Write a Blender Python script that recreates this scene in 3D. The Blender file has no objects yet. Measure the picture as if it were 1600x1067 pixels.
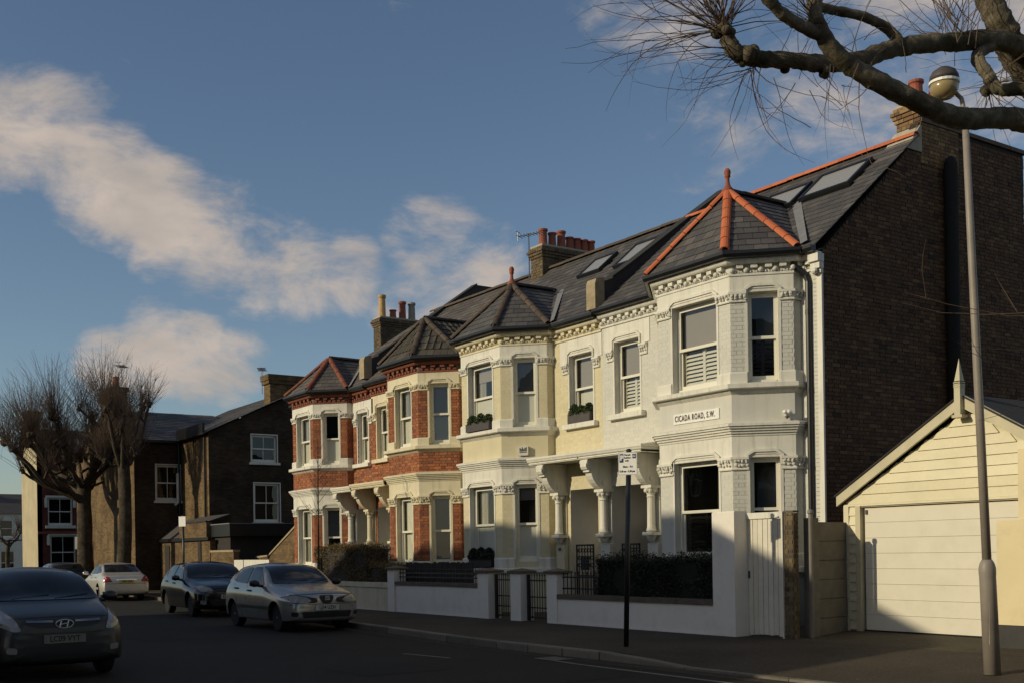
import bpy, bmesh, math, random
from math import sin, cos, pi, radians, sqrt, atan2
from mathutils import Vector, Matrix, noise as mnoise
from mathutils.bvhtree import BVHTree

SC = bpy.context.scene
COL = SC.collection
R = random.Random(7)

# ------------------------------------------------------------ camera, sky, sun, exposure
TH = radians(34.2)
EYE = Vector((0, 0, 1.6))
cam_data = bpy.data.cameras.new('camera')
cam = bpy.data.objects.new('camera', cam_data)
COL.objects.link(cam)
fwd = Vector((-cos(TH), sin(TH), 0)); rgt = Vector((sin(TH), cos(TH), 0)); up = Vector((0, 0, 1))
ROLL = -0.0157
r2 = rgt * cos(ROLL) + up * sin(ROLL); u2 = up * cos(ROLL) - rgt * sin(ROLL)
m = Matrix((r2, u2, -fwd)).transposed().to_4x4()
m.translation = EYE
cam.matrix_world = m
cam_data.sensor_width = 36.0
cam_data.lens = 36.0 * 1754.0 / 1600.0
cam_data.shift_y = (861 - 533.5) / 1600.0
cam_data.clip_start = 0.05
cam_data.clip_end = 2000
SC.camera = cam

SUN_AZ = radians(13.3); SUN_EL = radians(21.3)
sdir = Vector((-sin(SUN_AZ) * cos(SUN_EL), -cos(SUN_AZ) * cos(SUN_EL), sin(SUN_EL)))
sl = bpy.data.lights.new('sun', 'SUN'); sl.energy = 3.1; sl.angle = radians(0.5); sl.color = (1.0, 0.875, 0.61)
so = bpy.data.objects.new('sun', sl); COL.objects.link(so)
so.rotation_euler = (-sdir).to_track_quat('-Z', 'Y').to_euler()
so.location = (-30, -60, 40)

w = bpy.data.worlds.new('World'); SC.world = w; w.use_nodes = True
nt = w.node_tree; nt.nodes.clear()
def N(t, **k):
    n = nt.nodes.new(t)
    for a, b in k.items(): setattr(n, a, b)
    return n
def L(a, b): nt.links.new(a, b)
sky = N('ShaderNodeTexSky', sky_type='NISHITA', sun_disc=False, sun_elevation=SUN_EL, sun_rotation=pi + SUN_AZ,
        air_density=1.0, dust_density=0.6, ozone_density=2.0, altitude=50)
hs = N('ShaderNodeHueSaturation'); hs.inputs['Saturation'].default_value = 1.0; hs.inputs['Value'].default_value = 1.0
L(sky.outputs[0], hs.inputs['Color'])
bg = N('ShaderNodeBackground'); bg.inputs['Strength'].default_value = 0.085
L(hs.outputs[0], bg.inputs['Color'])
tc = N('ShaderNodeTexCoord')
# cloud banks: each is a direction in the sky and an angular radius (outer, core)
BANKS = [((-.9276,.1721,.3250),4.0,1),((-.9184,.2029,.3307),3.9,1),((-.9212,.2324,.3053),4.0,1),((-.9191,.2563,.2912),3.7,1),((-.9141,.2907,.2717),3.6,1),
 ((-.9075,.3257,.2592),4.0,1),((-.90,.356,.2466),3.8,1),((-.8866,.3905,.2398),3.4,1),((-.8718,.425,.2396),3.0,.95),((-.8302,.4959,.2526),3.6,.85),((-.811,.5292,.2463),3.0,.85),
 ((-.8348,.4798,.2650),3.0,.8),((-.9524,.253,.165),2.6,.95),((-.9431,.2819,.1714),3.2,1),((-.934,.3114,.1699),3.0,.95),((-.9229,.3464,.1631),2.6,.9),((-.852,.4759,.2131),3.2,.75),
 ((-.6014,.6911,.4109),8.5,.62),((-.5523,.7445,.40),9,.64),((-.494,.7813,.3964),10,.68),((-.6505,.6351,.4505),7,.62),((-.6775,.5918,.4767),4.6,.66),
 ((-.42,.80,.42),9,.8),((-.97,.10,.22),4,.8),((-.96,-.05,.30),9,1),((-.8,-.45,.35),15,1),((-.2,-.92,.33),15,1),((.35,-.85,.4),18,1),((.9,-.1,.4),20,1),((.8,.5,.3),17,1),((.1,.9,.45),15,1),((-.1,-.2,.95),17,1),((-.55,-.80,.2),12,1),((.5,.3,.8),16,1),((.3,-.5,.8),15,1),((-.6,-.2,.75),14,1),((-.2,.5,.8),14,1)]  # banks out of view, added to warm and brighten shaded surfaces
prev = None
for d, rad, amp in BANKS:
    v = Vector(d).normalized()
    dot = N('ShaderNodeVectorMath', operation='DOT_PRODUCT'); dot.inputs[1].default_value = v
    L(tc.outputs['Generated'], dot.inputs[0])
    mr = N('ShaderNodeMapRange', interpolation_type='SMOOTHSTEP')
    mr.inputs['From Min'].default_value = cos(radians(rad)); mr.inputs['From Max'].default_value = cos(radians(rad * .12))
    mr.inputs['To Max'].default_value = amp
    L(dot.outputs['Value'], mr.inputs['Value'])
    if prev is None: prev = mr.outputs[0]
    else:
        mx = N('ShaderNodeMath', operation='MAXIMUM'); L(prev, mx.inputs[0]); L(mr.outputs[0], mx.inputs[1]); prev = mx.outputs[0]
mp = N('ShaderNodeMapping'); mp.inputs['Scale'].default_value = (1, 1, 2.1); L(tc.outputs['Generated'], mp.inputs['Vector'])
n1 = N('ShaderNodeTexNoise'); n1.inputs['Scale'].default_value = 10; n1.inputs['Detail'].default_value = 9; n1.inputs['Roughness'].default_value = .62
n1.inputs['Distortion'].default_value = 0.25
L(mp.outputs[0], n1.inputs['Vector'])
ad = N('ShaderNodeMath', operation='MULTIPLY_ADD'); L(n1.outputs[0], ad.inputs[0]); ad.inputs[1].default_value = 2.7; ad.inputs[2].default_value = -1.42
ad2 = N('ShaderNodeMath', operation='ADD'); L(ad.outputs[0], ad2.inputs[0]); L(prev, ad2.inputs[1])
den = N('ShaderNodeMapRange', interpolation_type='SMOOTHSTEP'); den.inputs['From Min'].default_value = .26; den.inputs['From Max'].default_value = 1.15
den.inputs['To Max'].default_value = .93
L(ad2.outputs[0], den.inputs['Value'])
n2 = N('ShaderNodeTexNoise'); n2.inputs['Scale'].default_value = 14.0; n2.inputs['Detail'].default_value = 5
L(mp.outputs[0], n2.inputs['Vector'])
cr = N('ShaderNodeValToRGB')
cr.color_ramp.elements[0].position = .30; cr.color_ramp.elements[0].color = (.42, .375, .34, 1)
cr.color_ramp.elements[1].position = .68; cr.color_ramp.elements[1].color = (.60, .505, .43, 1)
L(n2.outputs[0], cr.inputs[0])
bgc = N('ShaderNodeBackground'); bgc.inputs['Strength'].default_value = 1.0; L(cr.outputs[0], bgc.inputs['Color'])
mixs = N('ShaderNodeMixShader'); L(den.outputs[0], mixs.inputs[0]); L(bg.outputs[0], mixs.inputs[1]); L(bgc.outputs[0], mixs.inputs[2])
wo = N('ShaderNodeOutputWorld'); L(mixs.outputs[0], wo.inputs['Surface'])

vs = SC.view_settings
vs.view_transform = 'Standard'; vs.look = 'None'; vs.exposure = 0.0; vs.gamma = 1.0
try: vs.use_curve_mapping = False
except Exception: pass
SC.cycles.max_bounces = 6; SC.cycles.diffuse_bounces = 3; SC.cycles.transparent_max_bounces = 12; SC.cycles.caustics_reflective = False; SC.cycles.caustics_refractive = False

# ------------------------------------------------------------ materials
MATS = {}
def newmat(name):
    mt = bpy.data.materials.new(name); mt.use_nodes = True
    t = mt.node_tree; b = t.nodes['Principled BSDF']
    MATS[name] = mt
    return mt, t, b
def nn(t, typ, **k):
    n = t.nodes.new(typ)
    for a, b in k.items(): setattr(n, a, b)
    return n
def ramp(t, stops, src):
    r = nn(t, 'ShaderNodeValToRGB'); e = r.color_ramp.elements
    while len(e) < len(stops): e.new(.5)
    for q, (p, c) in zip(e, stops): q.position = p; q.color = (*c, 1)
    t.links.new(src, r.inputs[0]); return r.outputs[0]
def sc3(c, k): return tuple(min(1, x * k) for x in c)
def noise(t, scale, detail=4, rough=.6, coord='Object', vec=None):
    n = nn(t, 'ShaderNodeTexNoise'); n.inputs['Scale'].default_value = scale; n.inputs['Detail'].default_value = detail; n.inputs['Roughness'].default_value = rough
    if vec is None:
        g = nn(t, 'ShaderNodeNewGeometry'); vec = g.outputs['Position']
    t.links.new(vec, n.inputs['Vector']); return n.outputs[0]
def bump(t, b, src, strength=.3, dist=.01):
    u = nn(t, 'ShaderNodeBump'); u.inputs['Strength'].default_value = strength; u.inputs['Distance'].default_value = dist
    t.links.new(src, u.inputs['Height']); t.links.new(u.outputs[0], b.inputs['Normal'])
def mixc(t, fac, a, b, mode='MIX'):
    n = nn(t, 'ShaderNodeMix', data_type='RGBA', blend_type=mode)
    if isinstance(fac, (int, float)): n.inputs[0].default_value = fac
    else: t.links.new(fac, n.inputs[0])
    for i, x in ((6, a), (7, b)):
        if isinstance(x, tuple): n.inputs[i].default_value = (*x, 1)
        else: t.links.new(x, n.inputs[i])
    return n.outputs[2]
def mat(name, c, rough=.65, var=.18, scale=3.0, bmp=.15, bscale=60, metal=0, grime=0.0, spec=.4, streak=False):
    """plain surface: colour mottled by two noises, fine relief, optional dirt"""
    mt, t, b = newmat(name)
    n = noise(t, scale, 6)
    col = ramp(t, [(.25, sc3(c, 1 - var)), (.75, sc3(c, 1 + var * .5))], n)
    if grime:
        vec = None
        if streak:
            g = nn(t, 'ShaderNodeNewGeometry'); mpn = nn(t, 'ShaderNodeMapping'); mpn.inputs['Scale'].default_value = (6, 6, .5)
            t.links.new(g.outputs['Position'], mpn.inputs['Vector']); vec = mpn.outputs[0]
        g2 = noise(t, 1.6, 8, .7, vec=vec)
        f = nn(t, 'ShaderNodeMapRange'); f.inputs['From Min'].default_value = .5; f.inputs['From Max'].default_value = .8; f.inputs['To Max'].default_value = grime
        t.links.new(g2, f.inputs['Value'])
        col = mixc(t, f.outputs[0], col, (.09, .075, .05))
    t.links.new(col, b.inputs['Base Color'])
    b.inputs['Roughness'].default_value = rough; b.inputs['Metallic'].default_value = metal; b.inputs['Specular IOR Level'].default_value = spec
    if bmp: bump(t, b, noise(t, bscale, 3), bmp, .008)
    return mt
def piecemat(name, stops, rough=.8, bmp=.35, bscale=45, mottle=.35, spec=.3, grime=0.0):
    """bricks, slates, boards: one tone per piece, picked at random"""
    mt, t, b = newmat(name)
    g = nn(t, 'ShaderNodeNewGeometry'); oi = nn(t, 'ShaderNodeObjectInfo')
    a = nn(t, 'ShaderNodeMath', operation='ADD'); t.links.new(g.outputs['Random Per Island'], a.inputs[0]); t.links.new(oi.outputs['Random'], a.inputs[1])
    f = nn(t, 'ShaderNodeMath', operation='FRACT'); t.links.new(a.outputs[0], f.inputs[0])
    col = ramp(t, stops, f.outputs[0])
    n = noise(t, 14, 6, .65)
    mr_ = nn(t, 'ShaderNodeMapRange'); mr_.inputs['To Min'].default_value = 1 - mottle; mr_.inputs['To Max'].default_value = 1 + mottle * .7
    t.links.new(n, mr_.inputs['Value'])
    mul = nn(t, 'ShaderNodeVectorMath', operation='SCALE'); t.links.new(col, mul.inputs[0]); t.links.new(mr_.outputs[0], mul.inputs['Scale'])
    c = mul.outputs[0]
    if grime:
        g2 = noise(t, .9, 8, .7)
        ff = nn(t, 'ShaderNodeMapRange'); ff.inputs['From Min'].default_value = .45; ff.inputs['From Max'].default_value = .75; ff.inputs['To Max'].default_value = grime
        t.links.new(g2, ff.inputs['Value']); c = mixc(t, ff.outputs[0], c, (.03, .026, .02))
    t.links.new(c, b.inputs['Base Color'])
    b.inputs['Roughness'].default_value = rough; b.inputs['Specular IOR Level'].default_value = spec
    bump(t, b, noise(t, bscale, 4), bmp, .008)
    return mt

mat('white_paint', (.70, .675, .59), .55, .12, 2.5, .12, 40, grime=.42, streak=True)
mat('pale_render', (.585, .57, .505), .6, .10, 2.0, .16, 50, grime=.15, streak=True)
mat('yellow_render', (.62, .555, .37), .6, .10, 2.0, .16, 50, grime=.18, streak=True)
mat('cream_paint', (.68, .61, .43), .55, .12, 2.5, .12, 40, grime=.42, streak=True)
mat('sash_paint', (.74, .71, .60), .35, .05, 4, .03, 40)
mat('garden_wall_paint', (.80, .745, .66), .65, .14, 1.6, .22, 30, grime=.35)
mat('cream_wall_paint', (.70, .59, .36), .65, .10, 1.2, .15, 30, grime=.25)
mat('tan_render', (.46, .39, .25), .75, .2, 1.2, .2, 30, grime=.4, streak=True)
mat('plinth_dark', (.045, .042, .04), .8, .3, 4, .2, 30)
mat('coping_stone', (.13, .10, .075), .85, .35, 6, .4, 30, grime=.4)
mat('tan_stone', (.36, .29, .18), .85, .3, 6, .4, 30, grime=.4)
mat('mortar', (.17, .15, .12), .9, .3, 12, .4, 80)
mat('dark_mortar', (.035, .027, .021), .9, .3, 12, .4, 80)
mat('pale_mortar', (.30, .25, .18), .9, .3, 12, .4, 80)
mat('lead', (.20, .20, .21), .55, .25, 8, .2, 20)
mat('cement', (.40, .36, .28), .85, .25, 6, .3, 30, grime=.3)
mat('gutter_black', (.012, .012, .013), .35, .3, 5, .05, 20, spec=.5)
mat('iron_black', (.012, .012, .012), .4, .3, 6, .1, 40, spec=.5)
mat('roof_felt', (.035, .033, .032), .9, .3, 5, .3, 40)
mat('terracotta', (.30, .085, .05), .75, .25, 8, .2, 40, grime=.4)
mat('buff_pot', (.50, .33, .14), .75, .25, 8, .2, 40, grime=.35)
mat('pale_pot', (.32, .29, .24), .75, .25, 8, .2, 40, grime=.35)
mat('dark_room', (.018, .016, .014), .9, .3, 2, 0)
mat('blind_grey', (.30, .27, .24), .8, .08, 2, .05, 30)
mat('blind_white', (.66, .64, .52), .8, .06, 2, .05, 30)
mat('curtain_white', (.60, .58, .50), .85, .10, 3, .1, 30)
mat('dark_door', (.02, .018, .016), .35, .2, 3, .05, 30)
mat('grey_door', (.55, .53, .48), .5, .1, 3, .05, 30)
mat('soil', (.035, .027, .018), .95, .5, 9, .6, 40)
mat('timber_dark', (.035, .028, .024), .85, .4, 9, .4, 40)
mat('concrete', (.165, .15, .12), .9, .25, 5, .4, 40, grime=.45)
mat('hedge_core', (.010, .013, .006), .95, .4, 9, .3, 40)
mat('post_grey', (.17, .155, .135), .55, .2, 6, .12, 50, metal=.0, grime=.3)
mat('lamp_post_paint', (.27, .235, .20), .5, .2, 4, .12, 40, grime=.25)
mat('sign_white', (.80, .79, .74), .4, .04, 4, .02, 20)
mat('sign_blue', (.012, .03, .11), .4, .1, 4, .02, 20)
mat('sign_black', (.012, .012, .014), .5, .1, 4, .02, 20)
mat('sign_yellow', (.70, .60, .14), .4, .05, 4, .02, 20)
mat('lettering_brown', (.055, .035, .022), .6, .1, 4, .02, 20)
mat('planter_grey', (.07, .06, .058), .6, .2, 5, .1, 30)
mat('garage_door_paint', (.68, .635, .52), .5, .06, 2, .06, 40, grime=.12)
mat('barge_paint', (.54, .485, .33), .55, .12, 3, .08, 40, grime=.2)
piecemat('kerb_granite', [(0, (.15, .13, .10)), (.4, (.22, .19, .15)), (.7, (.12, .105, .085)), (1, (.26, .225, .175))], .85, .4, 50, .3, grime=.4)
mat('alu', (.55, .55, .55), .3, .1, 5, .03, 30, metal=1)
mat('chrome', (.7, .7, .7), .12, .05, 5, 0, metal=1)
mat('rubber', (.012, .012, .012), .85, .2, 8, .1, 60)
mat('plastic_black', (.014, .014, .015), .5, .2, 6, .05, 60)
mat('rim_alloy', (.36, .36, .36), .35, .15, 5, .03, 30, metal=.8)
mat('lens_red', (.30, .012, .010), .15, .2, 30, .0, spec=.6)
mat('plate_white', (.50, .49, .44), .4, .05, 4, 0)
mat('plate_grey', (.16, .155, .13), .5, .2, 14, 0)  # white plate toned down to a dull grey
mat('chrome_dull', (.3, .3, .3), .3, .05, 5, 0, metal=1)
mat('plate_yellow', (.60, .45, .10), .4, .05, 4, 0)
mat('road_paint', (.20, .19, .16), .8, .5, 14, .2, 60, grime=.8)
mat('antenna', (.16, .16, .16), .4, .1, 5, 0, metal=.7)
mat('hills_far', (.10, .10, .09), .9)
mat('moss', (.06, .065, .02), .95, .4, 12, .5, 40)
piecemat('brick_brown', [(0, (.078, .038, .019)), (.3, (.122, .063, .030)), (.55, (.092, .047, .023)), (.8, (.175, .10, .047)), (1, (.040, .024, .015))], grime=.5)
piecemat('brick_stock', [(0, (.27, .165, .07)), (.3, (.18, .105, .05)), (.5, (.32, .21, .095)), (.75, (.13, .075, .04)), (1, (.22, .12, .055))], grime=.3)
piecemat('brick_red', [(0, (.36, .125, .050)), (.35, (.27, .088, .040)), (.6, (.42, .16, .064)), (.85, (.19, .060, .032)), (1, (.32, .125, .060))], grime=.4)
piecemat('brick_dull', [(0, (.16, .115, .06)), (.35, (.11, .08, .045)), (.6, (.19, .14, .075)), (.85, (.075, .055, .035)), (1, (.13, .085, .05))], grime=.4)
piecemat('brick_pale', [(0, (.57, .555, .49)), (.5, (.60, .585, .52)), (1, (.545, .53, .47))], .6, .25, 40, .10)
piecemat('brick_yellow', [(0, (.60, .535, .36)), (.5, (.64, .57, .38)), (1, (.575, .51, .335))], .6, .25, 40, .10)
piecemat('slate', [(0, (.070, .066, .066)), (.3, (.10, .092, .088)), (.6, (.060, .057, .058)), (.85, (.135, .122, .112)), (1, (.085, .08, .078))], .6, .35, 30, .35, .45, grime=.35)
piecemat('slate_old', [(0, (.085, .075, .07)), (.3, (.115, .10, .09)), (.6, (.07, .062, .06)), (.85, (.15, .13, .11)), (1, (.09, .08, .075))], .7, .3, 30, .3, .35, grime=.2)
piecemat('concrete_tile', [(0, (.075, .066, .055)), (.5, (.10, .088, .07)), (1, (.06, .052, .042))], .85, .4, 40, .35, grime=.3)
piecemat('tile_orange', [(0, (.48, .125, .05)), (.5, (.54, .155, .065)), (1, (.42, .105, .045))], .7, .2, 30, .15)
piecemat('tile_brown', [(0, (.085, .062, .048)), (.5, (.115, .085, .064)), (1, (.065, .05, .04))], .8, .3, 30, .3, grime=.3)
piecemat('tile_red', [(0, (.20, .065, .04)), (.5, (.25, .085, .05)), (1, (.16, .05, .035))], .8, .3, 30, .3, grime=.2)
piecemat('tile_dark', [(0, (.05, .045, .042)), (.5, (.07, .062, .058)), (1, (.04, .036, .034))], .8, .3, 30, .3, grime=.2)
piecemat('cladding', [(0, (.70, .635, .44)), (.5, (.735, .67, .47)), (1, (.665, .60, .41))], .55, .15, 20, .10, grime=.16)
piecemat('gate_plank', [(0, (.66, .61, .50)), (.5, (.72, .67, .56)), (1, (.60, .55, .45))], .7, .25, 25, .12, grime=.25)
piecemat('bark_twig', [(0, (.11, .075, .055)), (.5, (.16, .11, .075)), (1, (.08, .058, .045))], .85, .2, 40, .2)
piecemat('leaf_box', [(0, (.012, .018, .007)), (.5, (.022, .031, .010)), (1, (.008, .012, .005))], .55, .1, 40, .2, .4)
piecemat('leaf_planter', [(0, (.035, .06, .018)), (.5, (.055, .085, .025)), (1, (.025, .045, .014))], .6, .1, 40, .2, .3)
piecemat('leaf_brown', [(0, (.13, .095, .045)), (.4, (.19, .135, .065)), (.7, (.085, .075, .03)), (1, (.25, .17, .08))], .8, .1, 40, .2, .2)

def bark(name, c1, c2, c3):
    mt, t, b = newmat(name)
    n = noise(t, 9, 8, .65); n_b = noise(t, 2.6, 4)
    a = ramp(t, [(.3, c1), (.55, c2), (.75, c3)], n)
    g = ramp(t, [(.42, (1, 1, 1)), (.7, (.42, .44, .36))], n_b)
    t.links.new(mixc(t, 1.0, a, g, 'MULTIPLY'), b.inputs['Base Color'])
    b.inputs['Roughness'].default_value = .9; b.inputs['Specular IOR Level'].default_value = .2
    bump(t, b, noise(t, 28, 6, .7), .9, .02)
bark('bark_plane', (.075, .060, .042), (.17, .142, .098), (.32, .27, .19))
bark('bark_dark', (.045, .036, .026), (.085, .066, .045), (.15, .12, .085))

def asphalt(name, c, c2, patch):
    mt, t, b = newmat(name)
    g = nn(t, 'ShaderNodeNewGeometry')
    v = nn(t, 'ShaderNodeTexVoronoi'); v.inputs['Scale'].default_value = 55; t.links.new(g.outputs['Position'], v.inputs['Vector'])
    fine = ramp(t, [(.0, sc3(c, .65)), (.5, c), (1, sc3(c2, 1.25))], v.outputs['Color'])
    big = ramp(t, [(.35, (.62, .6, .58)), (.65, (1.12, 1.1, 1.08))], noise(t, .55, 7, .6))
    col = mixc(t, 1.0, fine, big, 'MULTIPLY')
    st = nn(t, 'ShaderNodeMapRange'); st.inputs['From Min'].default_value = .62; st.inputs['From Max'].default_value = .72; st.inputs['To Max'].default_value = patch
    t.links.new(noise(t, 1.7, 6, .75), st.inputs['Value'])
    col = mixc(t, st.outputs[0], col, sc3(c, .4))
    t.links.new(col, b.inputs['Base Color']); b.inputs['Roughness'].default_value = .88; b.inputs['Specular IOR Level'].default_value = .3
    bump(t, b, v.outputs['Distance'], .5, .006)
asphalt('road_asphalt', (.0105, .0092, .0070), (.018, .0155, .0115), .6)
asphalt('pavement_asphalt', (.050, .039, .028), (.070, .055, .040), .6)
asphalt('patch_asphalt', (.009, .0085, .007), (.014, .0125, .010), .3)
asphalt('forecourt_asphalt', (.07, .058, .038), (.10, .083, .055), .6)
asphalt('earth_far', (.07, .065, .05), (.09, .08, .06), .4)

def glass(name, tint=(.95, .96, .95), extra=.0, rough=.0):
    mt = bpy.data.materials.new(name); mt.use_nodes = True; t = mt.node_tree; t.nodes.clear(); MATS[name] = mt
    tr = nn(t, 'ShaderNodeBsdfTransparent'); tr.inputs[0].default_value = (*tint, 1)
    gl = nn(t, 'ShaderNodeBsdfGlossy'); gl.inputs['Roughness'].default_value = rough
    n = nn(t, 'ShaderNodeTexNoise'); n.inputs['Scale'].default_value = 1.3
    g = nn(t, 'ShaderNodeNewGeometry'); t.links.new(g.outputs['Position'], n.inputs['Vector'])
    bm = nn(t, 'ShaderNodeBump'); bm.inputs['Strength'].default_value = .12; bm.inputs['Distance'].default_value = .03
    t.links.new(n.outputs[0], bm.inputs['Height']); t.links.new(bm.outputs[0], gl.inputs['Normal'])
    fr = nn(t, 'ShaderNodeFresnel'); fr.inputs['IOR'].default_value = 1.5
    ad_ = nn(t, 'ShaderNodeMath', operation='MULTIPLY_ADD'); ad_.inputs[1].default_value = 1.7; ad_.inputs[2].default_value = extra
    t.links.new(fr.outputs[0], ad_.inputs[0]); ad_.use_clamp = True
    mx_ = nn(t, 'ShaderNodeMixShader'); t.links.new(ad_.outputs[0], mx_.inputs[0]); t.links.new(tr.outputs[0], mx_.inputs[1]); t.links.new(gl.outputs[0], mx_.inputs[2])
    o = nn(t, 'ShaderNodeOutputMaterial'); t.links.new(mx_.outputs[0], o.inputs['Surface'])
glass('window_glass')

def solidglass(name, c, rough=.06, spec=.6, coat=.0):
    mt, t, b = newmat(name); b.inputs['Base Color'].default_value = (*c, 1); b.inputs['Roughness'].default_value = rough; b.inputs['Specular IOR Level'].default_value = spec
    n = noise(t, 3, 3); bump(t, b, n, .05, .01)
solidglass('skylight_glass', (.30, .29, .275), .12, .6)  # pale base colour stands in for sky mirrored in the panes
solidglass('lamp_glass', (.32, .245, .12), .22, .6)
solidglass('frosted_glass', (.50, .50, .42), .35, .4)
solidglass('headlamp_glass', (.22, .22, .21), .12, .8)
def carglass(name, c, fac):
    """opaque dark car window; the dim cabin is only blotches painted in its colour"""
    mt = bpy.data.materials.new(name); mt.use_nodes = True; t = mt.node_tree; b = t.nodes['Principled BSDF']; MATS[name] = mt
    b.inputs['Base Color'].default_value = (*c, 1); b.inputs['Roughness'].default_value = .06; b.inputs['Specular IOR Level'].default_value = .65
    col = ramp(t, [(.35, sc3(c, .4)), (.6, sc3(c, 1.2)), (.8, sc3(c, 2.2))], noise(t, 2.2, 2))
    t.links.new(col, b.inputs['Base Color'])
carglass('car_glass', (.020, .019, .017), 0)
def carpaint(name, c, metal=.5, rough=.32, dirt=.25):
    mt, t, b = newmat(name)
    n = noise(t, 700, 2); base = ramp(t, [(.3, sc3(c, .85)), (.7, sc3(c, 1.15))], n)
    g = nn(t, 'ShaderNodeNewGeometry')
    f = nn(t, 'ShaderNodeMapRange'); f.inputs['From Min'].default_value = .45; f.inputs['From Max'].default_value = .75; f.inputs['To Max'].default_value = dirt
    t.links.new(noise(t, 2.2, 6, .7), f.inputs['Value'])
    col = mixc(t, f.outputs[0], base, (.07, .06, .05))
    t.links.new(col, b.inputs['Base Color']); b.inputs['Metallic'].default_value = metal; b.inputs['Roughness'].default_value = rough
    b.inputs['Coat Weight'].default_value = .3; b.inputs['Coat Roughness'].default_value = .12
carpaint('paint_silver', (.40, .39, .36), .6, .22, .15); carpaint('paint_pale_silver', (.60, .58, .52)); carpaint('paint_navy', (.016, .0155, .015), .2, .45, .35); carpaint('paint_black', (.004, .004, .004), .0, .18, .02)
carpaint('paint_charcoal', (.03, .03, .032))
# ------------------------------------------------------------ building helpers
class MB:
    """collects shapes and links them as one mesh object"""
    def __init__(s): s.v = []; s.f = []
    def add(s, v, f):
        o = len(s.v); s.v += [tuple(p) for p in v]; s.f += [tuple(i + o for i in q) for q in f]; return s
    def box(s, x0, x1, y0, y1, z0, z1):
        return s.add([(x0,y0,z0),(x1,y0,z0),(x1,y1,z0),(x0,y1,z0),(x0,y0,z1),(x1,y0,z1),(x1,y1,z1),(x0,y1,z1)],
                     [(3,2,1,0),(4,5,6,7),(0,1,5,4),(1,2,6,5),(2,3,7,6),(3,0,4,7)])
    def obox(s, F, u0, u1, o0, o1, z0, z1):
        """box in a wall frame: along the wall, outwards from it, up"""
        a = [F.p(u0,o1,z0),F.p(u1,o1,z0),F.p(u1,o0,z0),F.p(u0,o0,z0),F.p(u0,o1,z1),F.p(u1,o1,z1),F.p(u1,o0,z1),F.p(u0,o0,z1)]
        return s.add(a, [(3,2,1,0),(4,5,6,7),(0,1,5,4),(1,2,6,5),(2,3,7,6),(3,0,4,7)])
    def prism(s, front, back):
        n = len(front)
        return s.add(list(front) + list(back), [tuple(range(n)), tuple(range(2*n-1, n-1, -1))] + [(i, i+n, (i+1)%n+n, (i+1)%n) for i in range(n)])
    def oprism(s, F, pts, o0, o1):
        """(u,z) outline in a wall frame, from o1 (front) back to o0"""
        return s.prism([F.p(u,o1,z) for u,z in pts], [F.p(u,o0,z) for u,z in pts])
    def tube(s, pts, rad, n=8, caps=True, rough=0):
        pts = [Vector(p) for p in pts]
        if isinstance(rad, (int, float)): rad = [rad]*len(pts)
        rings = []; ref = None
        for i, p in enumerate(pts):
            d = (pts[min(i+1,len(pts)-1)] - pts[max(i-1,0)])
            if d.length < 1e-9: d = Vector((0,0,1))
            d.normalize()
            if ref is None: ref = d.orthogonal().normalized()
            ref = (ref - d*ref.dot(d))
            if ref.length < 1e-6: ref = d.orthogonal()
            ref.normalize(); b = d.cross(ref)
            rings.append([p + (ref*cos(2*pi*k/n) + b*sin(2*pi*k/n))*rad[i] for k in range(n)] if not rough else [p + (ref*cos(2*pi*k/n) + b*sin(2*pi*k/n))*rad[i]*(1 + rough*(mnoise.noise((p + (ref*cos(2*pi*k/n) + b*sin(2*pi*k/n))*rad[i])*14) + .6*mnoise.noise((p + (ref*cos(2*pi*k/n) + b*sin(2*pi*k/n))*rad[i])*38))) for k in range(n)])
        v = [q for r_ in rings for q in r_]; f = []
        for i in range(len(pts)-1):
            for k in range(n): f.append((i*n+k, i*n+(k+1)%n, (i+1)*n+(k+1)%n, (i+1)*n+k))
        if caps: f.append(tuple(range(n-1,-1,-1))); f.append(tuple((len(pts)-1)*n+k for k in range(n)))
        return s.add(v, f)
    def lathe(s, prof, c=(0,0,0), n=16, axis=None):
        """profile of (radius, height) turned round the vertical (or axis) through c"""
        c = Vector(c); v = []; f = []
        ax = Vector(axis).normalized() if axis else Vector((0,0,1))
        e1 = ax.orthogonal().normalized(); e2 = ax.cross(e1)
        for r_, h in prof:
            for k in range(n): v.append(c + ax*h + (e1*cos(2*pi*k/n) + e2*sin(2*pi*k/n))*r_)
        m_ = len(prof)
        for i in range(m_-1):
            for k in range(n): f.append((i*n+k, i*n+(k+1)%n, (i+1)*n+(k+1)%n, (i+1)*n+k))
        f.append(tuple(range(n-1,-1,-1))); f.append(tuple((m_-1)*n+k for k in range(n)))
        return s.add(v, f)
    def blob(s, c, rx, ry, rz, n=8, m_=5, F=None):
        v = []; f = []
        for i in range(m_+1):
            a = pi*i/m_ - pi/2
            for k in range(n):
                b = 2*pi*k/n
                x, y, z = rx*cos(a)*cos(b), ry*cos(a)*sin(b), rz*sin(a)
                v.append((c[0]+x, c[1]+y, c[2]+z) if F is None else F.p(c[0]+x, c[1]+y, c[2]+z))
        for i in range(m_):
            for k in range(n): f.append((i*n+k, i*n+(k+1)%n, (i+1)*n+(k+1)%n, (i+1)*n+k))
        return s.add(v, f)
    def quad(s, *p): return s.add(p, [tuple(range(len(p)))])
    def mesh(s, name, m_):
        me = bpy.data.meshes.new(name); me.from_pydata(s.v, [], s.f)
        if m_: me.materials.append(MATS[m_])
        return me
    def build(s, name, m_, parent=None, smooth=False, **k):
        me = s.mesh(name, m_)
        if smooth: me.polygons.foreach_set('use_smooth', [True]*len(me.polygons))
        return link(name, me, parent, **k)

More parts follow.
